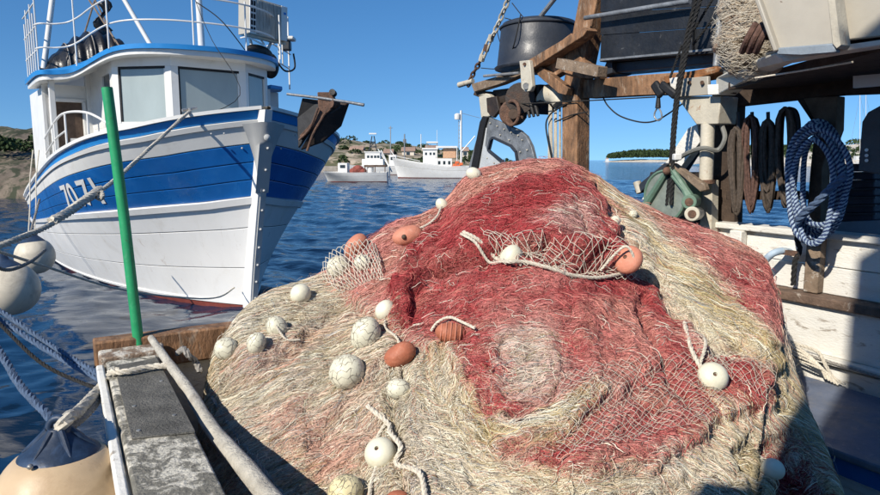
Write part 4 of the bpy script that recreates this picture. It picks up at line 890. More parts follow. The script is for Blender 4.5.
for i, (x, w_) in enumerate(((549, 5), (554, 4), (558.5, 3))):
    tag(obj('canvas_strip', MB().prism([K(x + 2 - w_ / 2, 104, kg + .05 + .04 * i), K(x + w_ / 2, 108, kg + .05 + .04 * i), K(x + 1 + w_ / 2, 175, kg + .05 + .04 * i), K(x - w_ / 2 + 1, 175, kg + .05 + .04 * i)], B * .015), mat('pale_canvas', (.48, .43, .34), .9, var=.2, vs=10, bump=.4), bevel=.004), ('broad pale canvas strap hanging left of the timber post', 'middle pale canvas strap hanging beside the timber post', 'narrow pale canvas strap touching the timber post')[i], 'strap', 'pale straps hanging by the timber post')
rope_thing('black_strap', 'black cord bending round the pale straps by the post', 'rope', [K(552, 160, kg + .02), K(546, 128, kg - .0), K(549, 116, kg), K(556, 110, kg), K(566, 104, kg - .02)], .01, ROPEK, plain=True)
rope_thing('black_strap', 'black cord lashed across the timber post at mid height', 'rope', [K(555, 122, kg - .02), K(572, 115, kg - .02), K(588, 112, kg + .05)], .008, ROPEK, plain=True)
rope_thing('black_strap', 'dark line running level past the post under the beam', 'rope', [K(515, 104, kg - .15), K(560, 102, kg - .04), K(600, 100, kg - .02), K(655, 97, kg - .02)], .007, ROPEK, plain=True)
# black wooden crate on the beam
bx = thing('black_crate', 'big black painted wooden crate sitting on the gallows beam', 'crate', K(650, 60, kg), PB)
rows = [(-30, -10), (-9.5, 12), (12.5, 35), (35.5, 59)]
for i, (ya, yb) in enumerate(rows):
    def yy(px, y): return y - (px - 600) * .085 * ((y + 30) / 90 + .15)
    pl_ = [(601, yy(600, ya)), (692, yy(692, ya)), (692, yy(692, yb)), (600, yy(600, yb))]
    obj('plank', MB().prism([K(x, y, kg - .02 + .006 * (i % 2)) for x, y in pl_], B * .03), BLACKBOX, bx, bevel=.005)
    pl_ = [(693, yy(692, ya)), (734, yy(734, ya)), (734, yy(734, yb)), (693, yy(692, yb))]
    obj('plank', MB().prism([K(x, y, kg + .03 + .006 * (i % 2)) for x, y in pl_], B * .03), BLACKBOX, bx, bevel=.005)
a_, b__ = K(600, 59, kg - .015), K(734, 48, kg + .03)
obj('bottom_board', MB().prism([a_, b__, b__ + B * .55, a_ + B * .55], (0, 0, -.03)), BLACKBOX, bx); obj('end_board', MB().prism([a_ + B * .03, a_ + B * .55, a_ + B * .55 + Vector((0, 0, 1.1)), a_ + B * .03 + Vector((0, 0, 1.1))], A * -.03), BLACKBOX, bx)
obj('edge_strip', MB().beam(K(600, 60, kg - .03), K(712, 49.5, kg - .03), .02, .02), DSTEEL, bx)
slab('batten', [(607, 60), (612, 60), (612, 73), (600, 77)], kg + .05, .3, BLACKP, bx); slab('skid', [(612, 63), (716, 53), (716, 63), (612, 73)], kg + .12, .3, BLACKP, bx)
tag(obj('front_pipe', MB().tube([K(585, 18, kg - .12), K(640, 9, kg - .12), K(690, 1, kg - .12)], .025, 10), DSTEEL), 'dull grey pipe running across the front of the black crate', 'pipe')
tag(obj('upright_pipe', MB().tube([K(722, -10, kg - .2), K(716, 66, kg - .2)], .028, 12), STEEL), 'upright shiny steel pipe at the right end of the black crate', 'pipe')
for i, pts in enumerate(([(697, -5), (688, 30), (683, 55), (679, 80), (674, 115), (671, 160), (667, 205)], [(702, -5), (691, 32), (686, 56), (681, 82), (676, 115), (673, 160), (671, 205)])):
    rope_thing('hauling_rope', ('left', 'right')[i] + ' one of two thick black ropes hanging past the crate to the winch', 'rope', [K(x, y, kg - .22 - .03 * i) for x, y in pts], .019, ROPEK, group='black ropes hanging to the winch')
for a0, a1, nm in (((694, 30), (715, -5), 'upper'), ((693, 45), (712, 20), 'lower'), ((670, 78), (682, 45), 'left')):
    rope_thing('lashing', f'black lashing rope crossing the crate, the {nm} one', 'rope', [K(*a0, kg - .15), K(*a1, kg - .15)], .012, ROPEK)
# cap, plates and column
slab('rusty_cap', [(660, 77), (716, 66), (718, 72), (700, 77), (662, 84)], kg - .06, .3, mat('rusty_cap_wood', (.26, .11, .04), .8, var=.5, vs=10, stain=((.5, .42, .3), 8, .55, .68, .6), bump=.6), bevel=.01)
pl2 = slab('steel_plate', [(676, 79), (708, 76), (708, 95), (676, 97)], kg - .09, .04, BEIGEP); 
for x in (689, 702): obj('bolt', MB().tube([K(x, 82.5, kg - .12), K(x, 82.5, kg - .05)], .018, 8), RUSTY, pl2)
slab('white_block', [(707, 84.5), (726, 84), (727, 94), (707, 95)], kg - .14, .12, WWORN); slab('white_block', [(669, 78), (677, 77), (677, 93), (671, 91)], kg - .10, .1, WWORN)
slab('column_head', [(676, 96.5), (721, 96), (718, 124), (696, 124.5)], kg - .05, .25, CSTEEL, bevel=.01)
slab('rusty_strap', [(726, 73), (733, 74), (733, 94), (728, 93)], kg - .16, .05, RUSTY)
obj('column', MB().tube([K(708, 124, kg + .0), K(706, 182, kg + .0)], .062, 16), CSTEEL, nb); obj('column', MB().prism([K(x, y, kg + .06) for x, y in ((700, 180), (712, 180), (711, 240), (700, 240))], B * .1), CSTEEL, nb, bevel=.01)
obj('column_flange', MB().tube([K(706, 180, kg), K(706, 184, kg)], .085, 14), RUSTY, nb)
rope_thing('hose', 'grey rubber hose arching round the steel column', 'hose', [K(676, 160, kg - .05), K(690, 152, kg - .1), K(704, 148, kg - .12), K(718, 150, kg - .02), K(725, 138, kg - .0), K(722, 126, kg + .05)], .022, mat('grey_hose', (.2, .2, .18), .6), plain=True)
slab('diagonal_prop', [(641, 200), (655, 200), (700, 142), (697, 124), (688, 128)], kg + .15, .1, WWORN); slab('dark_prop', [(700, 120), (716, 120), (672, 190), (655, 200)], kg + .32, .08, BLACKP)
# winch
wn = thing('winch', 'green painted winch with grey drum disc and triangular arms above the netting', 'winch', K(668, 215, kg - .1))
wc = K(667, 196, kg - .19); wr = 1.08 * (K(688, 194, kg - .15) - K(668, 194, kg - .15)).length
obj('drum', MB().lathe([(wr, 0), (wr, .03), (wr * .93, .045), (wr * .93, .035), (wr * .1, .03)], wc, -B, 36), GREYP, wn, ang=30); obj('drum_body', MB().lathe([(wr * .8, -.3), (wr * .8, 0)], wc, -B, 24), GREENW, wn)
obj('drum_rim', MB().tube([wc - B * .035 + (A * math.cos(a) + Vector((0, 0, math.sin(a)))) * wr * .96 for a in np.linspace(0, 6.2832, 33)[:-1]], .014, 6, closed=True), GREENW, wn)
for a0, a1, c_ in (((668, 170), (645, 206), GREENW), ((671, 168), (694, 203), GREENW)):
    obj('arm', MB().tube([K(*a0, kg - .24), K(*a1, kg - .24)], [.028, .042], 8), c_, wn)
obj('arm', MB().tube([K(692, 176 + 30, kg - .26), K(684, 190, kg - .26), K(672, 176, kg - .26)], [.04, .022, .015], 8), GREENW, wn)
slab('cover_bar', [(668, 164), (673, 163), (704, 184), (706, 190), (700, 192)], kg - .24, .06, WOODG, wn); slab('cover_bar', [(668, 164), (664, 163), (640, 183), (634, 192), (640, 193)], kg - .22, .06, BLACKP, wn)
slab('back_plate', [(650, 172), (706, 172), (704, 225), (640, 225)], kg + .12, .05, FLK, wn)
for x, y in ((689, 202), (692, 214)):
    obj('roller', MB().tube([K(x, y, kg - .42), K(x + 5, y - 1, kg - .1)], .065, 18), GREENW if y < 210 else CSTEEL, wn, bevel=.008); obj('roller_hole', MB().tube([K(x, y, kg - .425), K(x, y, kg - .40)], .036, 14), RUSTY, wn)
obj('knob', MB().ball(K(667, 171, kg - .27), .04, nu=12, nv=8), RUSTY, wn); obj('cap_nut', MB().box(K(677, 157, kg - .3), (.07, .07, .06)), WHITE, wn, bevel=.01)
obj('handle', MB().tube([K(640, 193, kg - .2), K(637, 182, kg - .2)], [.035, .04], 10), CSTEEL, wn); obj('handle', MB().tube([K(647, 204, kg - .3), K(640, 210, kg - .3)], .035, 10), GREENW, wn)
# hook
hk = thing('snap_hook', 'small steel snap hook hanging from a black shackle under the beam', 'hook', K(658, 95, kg - .2))
obj('shackle', MB().beam(K(654, 83, kg - .2), K(662, 96, kg - .2), .05, .09), RUBBER, hk, bevel=.02); obj('shackle', MB().beam(K(661, 84, kg - .2), K(676, 96, kg - .2), .05, .08), RUBBER, hk, bevel=.02)
obj('webbing', MB().tube([K(658.5, 93, kg - .2), K(658, 108, kg - .2)], [.014, .028], 8), RUBBER, hk)
obj('hook', MB().tube(smooth([K(x, y, kg - .2) for x, y in ((658, 107), (655, 112), (654.5, 117), (658, 120.5), (661.5, 118), (661, 112), (658, 107))]), .008, 7), STEEL, hk)
rope_thing('dark_wire', 'dark wire drooping in a curve under the beam to the column', 'wire', [K(603, 97, kg), K(608, 106, kg), K(620, 116, kg), (K(640, 122, kg)), K(655, 121, kg), K(668, 114, kg), K(682, 104, kg)], .008, ROPEK, plain=True)
obj_ = None
# shelter roof, hopper panels -----------------------------------
kr = kb - 1.25
def Kv(pts): return [K(x, y, k) for x, y, k in pts]
CRB = mat('cream_roof_beam', (.56, .53, .45), .5, stain=((.28, .13, .05), 7, .62, .72, .8), stain2=((.35, .3, .24), 3, .5, .7, .4))
obj('roof_beam', MB().prism(Kv([(716, 78, kb - .1), (745, 62, kb - .6), (775, 53, kr - .1), (829, 47, kr - .1), (885, 39, kr - .1), (885, 45, kr - .1), (829, 54, kr - .1), (783, 62, kr - .1), (752, 76, kb - .6), (728, 95, kb - .1), (716, 95, kb - .1)]), B * .10), CRB, nb, bevel=.008)
obj('roof_beam', MB().prism(Kv([(722, 72, kb - .05), (745, 58, kb - .5), (775, 50, kr + .03), (775, 53, kr + .03), (746, 62, kb - .5), (724, 76, kb - .05)]), B * .12), CSTEEL, nb, bevel=.008)
slab('hopper_panel', [(752, -12), (829, -12), (834, 44), (774, 50)], kr - .16, .04, BEIGEP); slab('hopper_panel', [(831, -12), (890, -12), (890, 35), (839, 41)], kr - .02, .04, BEIGEP)
slab('hopper_corner', [(826, -12), (833, -12), (841, 45), (836, 49), (832, 44)], kr - .19, .10, CSTEEL, bevel=.006); slab('hopper_rim', [(774, 48), (834, 43), (836, 52), (800, 55), (776, 54)], kr - .18, .05, mat('blue_grey_trim', (.22, .26, .30), .5))
slab('hopper_rim', [(750, -12), (755, -12), (777, 50), (773, 52)], kr - .20, .08, BEIGEP)
ra = K(728, 90, kb - .3); rb_ = K(900, 46, kr); rc = W(kb + 2.2, inv(rb_).y, 3.34); rd_ = W(kb + 2.2, inv(ra).y + .6, 3.38)
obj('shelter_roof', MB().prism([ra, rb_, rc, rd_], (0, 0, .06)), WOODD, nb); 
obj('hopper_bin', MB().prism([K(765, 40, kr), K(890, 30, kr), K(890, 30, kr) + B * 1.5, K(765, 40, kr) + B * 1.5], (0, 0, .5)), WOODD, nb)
for i in range(3):
    kk = kb + .35 + i * .7; yb_ = inv(rb_).y; ya_ = inv(ra).y; obj('roof_joist', MB().beam(W(kk, ya_, 3.33), W(kk, yb_ - .2, 3.30), .08, .13), WOODD, nb)
rope_thing('white_cord', 'thin white cord strung under the shelter roof', 'rope', [K(755, 78, kr + .1), K(800, 71, kr + .1), K(853, 62, kr + .1)], .006, ROPEW, plain=True)
# rear lintel and posts of the shelter
kw_ = kb + .22
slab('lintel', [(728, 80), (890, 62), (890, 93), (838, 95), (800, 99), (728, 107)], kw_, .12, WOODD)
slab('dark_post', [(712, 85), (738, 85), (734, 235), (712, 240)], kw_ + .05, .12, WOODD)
slab('shelter_post', [(803, 98), (837, 96), (836, 130), (822, 168), (820, 232), (805, 232), (810, 170), (815, 122)], kw_ - .02, .12, mat('shelter_post_wood', (.14, .10, .07), .85, var=.3, vs=8, bump=.5))
slab('corner_brace', [(795, 97), (804, 98), (820, 122), (820, 134)], kw_ + .02, .08, WOODD)
obj('rack_rail', MB().prism([K(x, y, kw_ - .12) for x, y in ((726, 191), (802, 191), (802, 200), (726, 200))], B * .10), WOODD, nb, bevel=.01)
for x in (738, 752, 768): obj('rack_pin', MB().tube([K(x, 112, kw_ - .1), K(x + 2, 195, kw_ - .1)], .016, 8), BLACKP, nb)
ropes_g = 'brown rope hanks hanging in the shelter'
labs = ['narrow dark rope hank hanging leftmost in the shelter opening', 'brown rope hank second from the left under the shelter', 'dark rope hank third from the left under the shelter', 'largest dark rope hank hanging beside the striped blue coil']
for i, (x, y0, y1, wd) in enumerate(((736, 128, 215, 9), (751, 116, 213, 11), (768, 120, 212, 9), (785, 108, 208, 13))):
    mb = MB()
    for j in range(26):
        ph = random.uniform(-1.6, 1.6); w2 = wd * random.uniform(.4, 1.05); yb_ = y1 - random.uniform(0, 26) * (1 if j % 3 else .3); kz = kw_ - .13 - random.uniform(0, .09); pts = []
        for a in np.linspace(0, 2 * math.pi, 17)[:-1]: pts.append(K(x + math.sin(a) * w2 * (.75 + .25 * math.cos(a)) + ph, (y0 + yb_) / 2 - math.cos(a) * (yb_ - y0) / 2, kz + .02 * math.sin(a * 2 + j)))
        mb.tube(pts, random.uniform(.010, .015), 6, closed=True)
    tag(obj('rope_hank', mb, ROPEBR if i != 1 else mat('reddish_rope_fibre', (.11, .06, .045), .95, var=.4, vs=40, bump=.5)), labs[i], 'rope hank', ropes_g)
    pp = K(x, (y0 + y1) / 2, kw_ - .1)
rope_thing('loop_line', 'black hose arching over the largest dark rope hank', 'hose', [K(788, 109, kw_ - .2), K(795, 112, kw_ - .2), K(798, 125, kw_ - .2), K(797, 150, kw_ - .2)], .022, RUBBER, plain=True)
# blue and white striped rope coil
cs = thing('striped_rope_coil', 'large coil of blue and white striped rope hung on the shelter post', 'rope coil', K(815, 235, kw_ - .2))
for j, (cx, rx, y0, y1, jj) in enumerate(((817, 27, 121, 239, 0), (818, 25, 124, 236, .5), (815, 22, 129, 241, 1), (819, 28, 126, 232, 1.5), (816, 24, 132, 238, 2.2), (820, 20, 135, 229, 2.9), (814, 26, 126, 243, 3.6), (820, 29, 130, 225, 4.1), (812, 20, 140, 244, 5.0))):
    pts = []
    for a in np.linspace(0, 2 * math.pi, 49): pts.append(K(cx + math.sin(a) * rx * (1 + .09 * math.sin(3 * a + jj)) + math.sin(jj * 3) * 2, (y0 + y1) / 2 - math.cos(a) * (y1 - y0) / 2, kw_ - .16 - .032 * j + .03 * math.sin(2 * a + jj)))
    for s_, m_ in ((0, ROPELB), (1, ROPENV)):
        P = pts; Pm = resample(P, 200); mb = MB(); nv = B
        for st in (0, 1):
            q = []
            for i in range(200):
                t_ = (Pm[min(i + 1, 199)] - Pm[max(i - 1, 0)]).normalized(); u = t_.cross(B).normalized(); v = t_.cross(u); a = i / 200 * 2 * math.pi * 31 + s_ * math.pi / 2 * 1 + st * math.pi; q.append(Pm[i] + (u * math.cos(a) + v * math.sin(a)) * .010)
            mb.tube(q, .0128, 5)
        obj('strand', mb, m_, cs)
mb = MB().rope([K(846, 175, kw_ - .5), K(836, 183, kw_ - .52), K(820, 199, kw_ - .54), K(806, 212, kw_ - .5), K(797, 222, kw_ - .45)], .03); obj('loose_turn', mb, ROPEB, cs)
# stacked dark boards behind the coil, dark sign with three dots
sk = thing('crate_stack', 'stack of dark slatted fish crates outside behind the striped rope coil', 'crates', K(855, 222, kb + .6), PB)
for i in range(7):
    y = 164 + i * 8.2
    crt = slab('crate', [(838, y), (874, y - .5), (874, y + 7.4), (838, y + 7.8)], kb + .55 + .02 * (i % 2), .5, mat('navy_crate_plastic', (.035, .04, .06), .6, var=.3, vs=5), sk, bevel=.01)
    slab('crate_lip', [(837, y), (875, y - .5), (875, y + 1.4), (837, y + 1.9)], kb + .52 + .02 * (i % 2), .03, BLACKP, crt, bevel=.004)
zb = K(855, 221, kb + .55).z; q0 = inv(K(839, 221, kb + .55)).y; q1 = inv(K(873, 221, kb + .55)).y
lk = thing('deck_locker', 'dark wooden locker under the stack of slatted fish crates', 'locker', W(kb + .8, (q0 + q1) / 2, 1.44), PB)
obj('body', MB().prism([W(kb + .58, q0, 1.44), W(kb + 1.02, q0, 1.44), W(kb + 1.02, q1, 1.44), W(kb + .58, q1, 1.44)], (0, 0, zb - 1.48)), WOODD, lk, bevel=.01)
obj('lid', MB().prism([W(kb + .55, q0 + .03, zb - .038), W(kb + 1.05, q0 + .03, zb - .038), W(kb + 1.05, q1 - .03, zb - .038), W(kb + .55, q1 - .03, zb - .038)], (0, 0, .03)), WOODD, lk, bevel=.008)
sg = thing('dark_board', 'dark grey cut-cornered board with three white dots at the right edge', 'board', K(870, 170, kb - .2), PB)
slab('panel', [(862, 122), (868, 112), (890, 100), (890, 176), (858, 171)], kb - .2, .04, mat('dark_grey_board', (.06, .065, .07), .6), sg)
for y in (150, 155.5, 160.5): obj('dot', MB().tube([K(866.5, y, kb - .215), K(866.5, y, kb - .2)], .012, 10), WHITE, sg)
tag(slab('white_sign', [(853, 76), (890, 73), (890, 85), (853, 88)], kb - .22, .03, WHITE, sg), '', '') if False else tag(obj('sign', MB().prism([K(x, y, kb - .22) for x, y in ((853, 76), (890, 73), (890, 85), (853, 88))], B * .03), WHITE), 'small white board under the shelter roof at the right edge', 'board')
slab('grey_box', [(834, 222), (890, 220), (890, 240), (834, 240)], ki + .3, .3, mat('blue_grey_paint', (.18, .22, .27), .6))
# netting bundle on the shelter roof left of the hopper
# unseen wheelhouse block added behind the camera to shade the right bulwark and net
shade_block = thing('wheelhouse', 'tall white wheelhouse of the work boat standing behind the viewpoint', 'wheelhouse', (1.2, -2.6, .7))
x0, x1, y0, y1 = -1.6, 3.4, -4.2, -.9
for z0, z1, xx in ((.7, 4.5, -.1), (4.51, 7.4, .05)):
    obj('wall', MB().box(((x0 + xx + x1) / 2, (y0 + y1) / 2, (z0 + z1) / 2), (x1 - x0 - xx, y1 - y0, z1 - z0)), WHITE, shade_block, bevel=.02)
    for i in range(4):
        wf = obj('window_frame', MB().box((x0 + .9 + i * 1.15, y1 + .012, z1 - 1.0), (.85, .03, .8)), LBLUE, shade_block, bevel=.01); obj('pane', MB().box((x0 + .9 + i * 1.15, y1 + .03, z1 - 1.0), (.72, .012, .67)), GLASS, wf)
obj('roof', MB().box(((x0 + x1) / 2 + .12, (y0 + y1) / 2, 7.45), (x1 - x0 - .15, y1 - y0 + .3, .09)), LBLUE, shade_block, bevel=.02)
obj('door', MB().box((.9, y1 + .015, 1.7), (.7, .04, 1.9)), WOOD, shade_block, bevel=.01)
# ------------------------------------------------------------------ the heap of netting
net = thing('fishing_net_heap', 'huge heap of red, pink and beige fishing net with cream and orange floats', 'fishing net', W(2.3, -1.2, .7))
SIL = [(196, 470), (200, 420), (204, 392), (208, 370), (214, 350), (228, 331), (240, 313), (256, 299), (270, 291), (290, 284), (312, 277), (328, 270), (345, 259), (360, 247), (380, 232), (395, 221), (420, 214), (440, 206), (452, 192), (462, 178), (475, 170), (500, 164), (530, 160), (560, 159), (580, 166), (600, 178), (620, 192), (650, 208), (665, 216), (690, 224), (715, 232), (740, 243), (763, 257), (770, 266), (773, 282), (779, 300), (786, 338), (795, 370), (806, 400), (822, 435), (836, 470), (846, 505)]
DC = [(196, 3.45), (220, 3.75), (260, 4.0), (320, 4.25), (400, 4.5), (470, 4.6), (700, 4.6), (765, 4.5), (785, 4.15), (810, 3.6), (846, 2.95)]
D0 = [(196, 2.8), (300, 2.42), (400, 2.25), (560, 2.2), (700, 2.25), (800, 2.5), (846, 2.65)]
nU, nF, nB, nS = 520, 400, 50, 14
PU = np.linspace(197, 846, nU)
# denser sampling where the silhouette is steep comes from the grid itself
sil = np.interp(PU, *zip(*SIL)); ker = np.ones(5) / 5; sil = np.convolve(np.pad(sil, 2, 'edge'), ker, 'valid')
sil += 1.5 * (fbm(PU / 16, PU * 0, 3, 40) - .5) * 2
dc = np.interp(PU, *zip(*DC)); d0 = np.interp(PU, *zip(*D0)); PB_ = 556.
tt = np.linspace(1, 0, nF) ** 1.35     # t: 1 bottom .. 0 crest
PX = np.repeat(PU[:, None], nF, 1); PY = sil[:, None] + (PB_ - sil)[:, None] * tt[None]
DD = dc[:, None] - (dc - d0)[:, None] * tt[None] ** .62
f_ = np.array(FWD); u_ = np.array(UPV)
def unproj(px, py, d):
    return np.stack([d * (px - CX) / F, d * (f_[1] + u_[1] * (CY - py) / F), HC + d * (f_[2] + u_[2] * (CY - py) / F)], -1)
front = unproj(PX, PY, DD)
# skirt below and back side behind
dirs = np.stack([(PU - CX) / F, np.ones(nU), np.zeros(nU)], -1); dirs /= np.linalg.norm(dirs, axis=1)[:, None]
sk = []
for j in range(nS):
    q = 1 - j / nS; b0 = front[:, 0]; z = b0[:, 2] - (b0[:, 2] - .66) * q; sk.append(np.stack([b0[:, 0] - dirs[:, 0] * .22 * q, b0[:, 1] - dirs[:, 1] * .22 * q, z], -1))
back = []
Rb = np.interp(PU, [196, 230, 300, 450, 700, 780, 846], [.12, .25, .5, .9, .8, .6, .35]); zb = np.interp(PU, [196, 320, 380, 846], [1.0, 1.45, .9, .66])
for j in range(1, nB + 1):
    a = j / nB * math.pi / 2; c0 = front[:, -1]; rr0 = np.hypot(c0[:, 0], c0[:, 1]); back.append(np.stack([c0[:, 0] + dirs[:, 0] * Rb * math.sin(a), c0[:, 1] + dirs[:, 1] * Rb * math.sin(a), -np.maximum(0, (HC - c0[:, 2]) / rr0) * Rb * math.sin(a) * math.cos(a) + zb + (c0[:, 2] - zb) * math.cos(a) ** .8], -1))
P = np.concatenate([np.stack(sk, 1), front, np.stack(back, 1)], 1); nV = P.shape[1]
padx = lambda M, lo, hi: np.concatenate([np.repeat(M[:, :1], lo, 1), M, np.repeat(M[:, -1:], hi, 1)], 1)
QX = padx(PX, nS, nB); QY = padx(PY, nS, nB)
QY[:, nS + nF:] -= np.linspace(0, 60, nB)[None]; QY[:, :nS] += np.linspace(60, 5, nS)[None]
wx_ = QX + 16 * (fbm(QX / 26, QY / 26, 4, 50) - .5) * 2; wy_ = QY + 16 * (fbm(QX / 26, QY / 26, 4, 60) - .5) * 2
def sdf(poly, x, y):
    p = np.array(poly, float); n = len(p); d = np.full(x.shape, 1e9); ins = np.zeros(x.shape, bool)
    for i in range(n):
        a = p[i]; b_ = p[(i + 1) % n]; e = b_ - a; wx = x - a[0]; wy = y - a[1]; h = np.clip((wx * e[0] + wy * e[1]) / (e @ e), 0, 1)
        d = np.minimum(d, (wx - e[0] * h) ** 2 + (wy - e[1] * h) ** 2)
        c = ((a[1] <= y) != (b_[1] <= y)) & (x < (b_[0] - a[0]) * (y - a[1]) / (b_[1] - a[1] + 1e-12) + a[0]); ins ^= c
    return np.where(ins, 1, -1) * np.sqrt(d)
CRIM = np.array([.45, .065, .07]); PINK = np.array([.62, .25, .22]); SALM = np.array([.64, .34, .25]); BEI = np.array([.64, .54, .38]); CRE = np.array([.80, .73, .60]); YEL = np.array([.58, .46, .23]); GRY = np.array([.56, .50, .45])
# flow field of the threads (image-space angle at anchor points)
AN = np.array([(230, 380, 38), (300, 330, 35), (260, 320, 40), (350, 400, 55), (300, 460, 38), (385, 430, 88), (420, 450, -75), (440, 380, -80), (460, 420, -60), (500, 460, -42), (560, 490, -32), (530, 432, 12), (590, 415, 40), (650, 400, 50), (560, 350, 60), (520, 340, 0), (700, 460, -62), (780, 420, -62), (700, 280, -42), (640, 220, -45), (740, 260, -30), (500, 200, 22), (450, 240, 35), (560, 180, 5), (600, 215, -65), (500, 290, -12), (420, 300, 15), (640, 330, -72), (690, 370, -50), (760, 350, -52), (820, 470, -62), (620, 480, 10), (380, 260, 30), (600, 262, -5)], float)
cx2 = np.zeros(QX.shape); sx2 = np.zeros(QX.shape)
for ax_, ay_, an in AN:
    w8 = 1 / ((QX - ax_) ** 2 + (QY - ay_) ** 2 + 200) ** 1.6; cx2 += w8 * math.cos(2 * math.radians(an)); sx2 += w8 * math.sin(2 * math.radians(an))
nrm_ = np.hypot(cx2, sx2) + 1e-12; cx2 /= nrm_; sx2 /= nrm_
ddx = QX - 525; ddy = (QY - 361); rad_ = np.hypot(ddx, ddy); ta = np.arctan2(-ddy, ddx) + math.pi / 2      # threads coil round the pale swirl and sweep below it
wsw = np.clip((62 - rad_) / 22, 0, 1) * 3 + np.clip((135 - rad_) / 50, 0, 1) * np.clip((ddy + .2 * np.abs(ddx)) / 40, 0, 1) * 2.0
cx2 += wsw * np.cos(2 * ta); sx2 += wsw * np.sin(2 * ta); ANG = .5 * np.arctan2(sx2, cx2)
al = QX * np.cos(ANG) - QY * np.sin(ANG); ac_ = QX * np.sin(ANG) + QY * np.cos(ANG)
# smoother stripe noise: warp coordinates, elongated along a locally constant direction
def stripes(seed, la=55, lc=7):
    out_ = np.zeros(QX.shape); wsum = np.zeros(QX.shape) + 1e-9
    for k in range(8):
        th_ = math.pi * k / 8; c, s = math.cos(th_), math.sin(th_); w8 = np.clip(np.cos(2 * (ANG - th_)), 0, 1) ** 4 + 1e-4
        n = fbm((QX * c - QY * s) / la + 30, (QX * s + QY * c) / lc + 30, 4, seed + k); out_ += w8 * n; wsum += w8
    return out_ / wsum
st1 = stripes(100); st2 = stripes(200, 80, 14); st3 = stripes(300, 30, 4)
big = fbm(QX / 60, QY / 60, 4, 70); fine = fbm(QX / 5, QY / 5, 3, 80)
C = CRE * .45 + BEI * .55 + np.zeros(P.shape)
def mixc(m, col): 
    global C
    m = np.clip(m, 0, 1)[..., None]; C = C * (1 - m) + col * m
mixc((st1 - .5) * 3.2, CRE); mixc((.47 - st1) * 3.5, YEL * .9); mixc((st2 - .55) * 3.2 * (QX < 420), SALM * .95 + .05); mixc((big - .56) * 3, GRY)
H = np.zeros(QX.shape)
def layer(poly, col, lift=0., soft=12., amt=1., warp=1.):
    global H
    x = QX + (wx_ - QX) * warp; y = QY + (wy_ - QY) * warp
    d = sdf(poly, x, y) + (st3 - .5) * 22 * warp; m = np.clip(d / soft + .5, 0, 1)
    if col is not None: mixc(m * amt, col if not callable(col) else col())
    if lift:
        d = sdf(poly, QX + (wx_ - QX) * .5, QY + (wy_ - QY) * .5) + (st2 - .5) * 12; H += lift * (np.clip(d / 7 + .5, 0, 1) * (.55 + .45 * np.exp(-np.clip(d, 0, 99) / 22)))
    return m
def reds(p=.5): 
    k = np.clip((st1 - .5) * 2.5 + (big - .5) * 2.2 + p + (fine - .5) * 1.2, 0, 1)[..., None]; k2 = np.clip((st2 - .52) * 5, 0, .55)[..., None] * (p > .1); return (CRIM * (1 - k) + PINK * k) * (1 - k2) + (SALM * .5 + BEI * .5) * k2
def salm(): 
    k = np.clip((st1 - .5) * 3.5 + .5 + (fine - .5), 0, 1)[..., None]; return PINK * (1 - k) + SALM * k
def beig():
    k = np.clip((st1 - .5) * 4 + .5, 0, 1)[..., None]; return YEL * (1 - k) + CRE * k
# salmon at the back and left
layer([(325, 245), (395, 205), (445, 180), (470, 140), (560, 130), (620, 160), (660, 190), (745, 225), (790, 262), (785, 310), (735, 290), (690, 262), (650, 235), (612, 262), (440, 262), (395, 300), (360, 298), (330, 282)], salm, .02)
layer([(235, 350), (290, 325), (345, 305), (350, 312), (300, 340), (250, 372)], SALM, 0, 10, .55); layer([(262, 410), (310, 395), (360, 430), (345, 470), (290, 470)], PINK * .6 + SALM * .4, 0, 14, .6)
layer([(350, 380), (372, 372), (370, 440), (352, 440)], SALM, 0, 8, .5)
# long red strip down the right shoulder, beige band
layer([(640, 195), (700, 214), (770, 258), (778, 300), (790, 350), (770, 345), (740, 305), (700, 262), (665, 232)], lambda: reds(.75), .025)
layer([(576, 150), (604, 172), (640, 215), (690, 255), (740, 300), (775, 345), (800, 400), (860, 560), (700, 580), (745, 470), (772, 425), (778, 395), (735, 345), (690, 305), (655, 268), (622, 225), (600, 190)], beig, .035)
# big red middle
layer([(388, 275), (420, 262), (480, 247), (560, 240), (630, 248), (662, 282), (692, 318), (705, 350), (740, 350), (772, 375), (768, 402), (722, 415), (692, 440), (650, 466), (600, 472), (540, 464), (500, 444), (472, 425), (452, 400), (440, 350), (420, 335), (395, 325), (386, 300)], lambda: reds(.6), .045)
layer([(575, 292), (640, 290), (672, 330), (655, 372), (610, 400), (585, 350)], lambda: salm() * .75 + reds() * .25, .02, 10, .8)
layer([(470, 296), (560, 300), (570, 335), (500, 330)], PINK, 0, 12, .6)
layer([(432, 335), (452, 338), (462, 372), (482, 408), (520, 412), (560, 396), (600, 374), (612, 392), (575, 424), (520, 438), (486, 440), (462, 425), (442, 392)], beig, .035)
layer([(525 + 36 * math.cos(a), 361 + 37 * math.sin(a)) for a in np.linspace(0, 6.2832, 19)[:-1]], CRE * .85 + GRY * .15, .02, 40, .8, 1)
layer([(455, 335), (485, 330), (498, 360), (500, 388), (528, 398), (505, 412), (478, 402), (462, 372)], lambda: reds(.35), .02, 6)
layer([(600, 205 + 180), (620, 388), (640, 390), (628, 400)], CRE, .01, 6, .7)
layer([(640, 392), (665, 388), (680, 400), (655, 412)], SALM, .01, 8, .7)
# crimson crown
layer([(392, 300), (398, 262), (428, 222), (478, 192), (540, 172), (566, 166), (590, 178), (606, 206), (622, 238), (640, 262), (600, 262), (560, 244), (520, 246), (480, 250), (440, 264), (412, 290), (408, 318)], lambda: reds(.02), .085)
layer([(540, 222), (560, 200), (582, 188), (594, 202), (602, 226), (585, 238), (555, 232)], GRY * .5 + PINK * .5, .02, 8, .75)
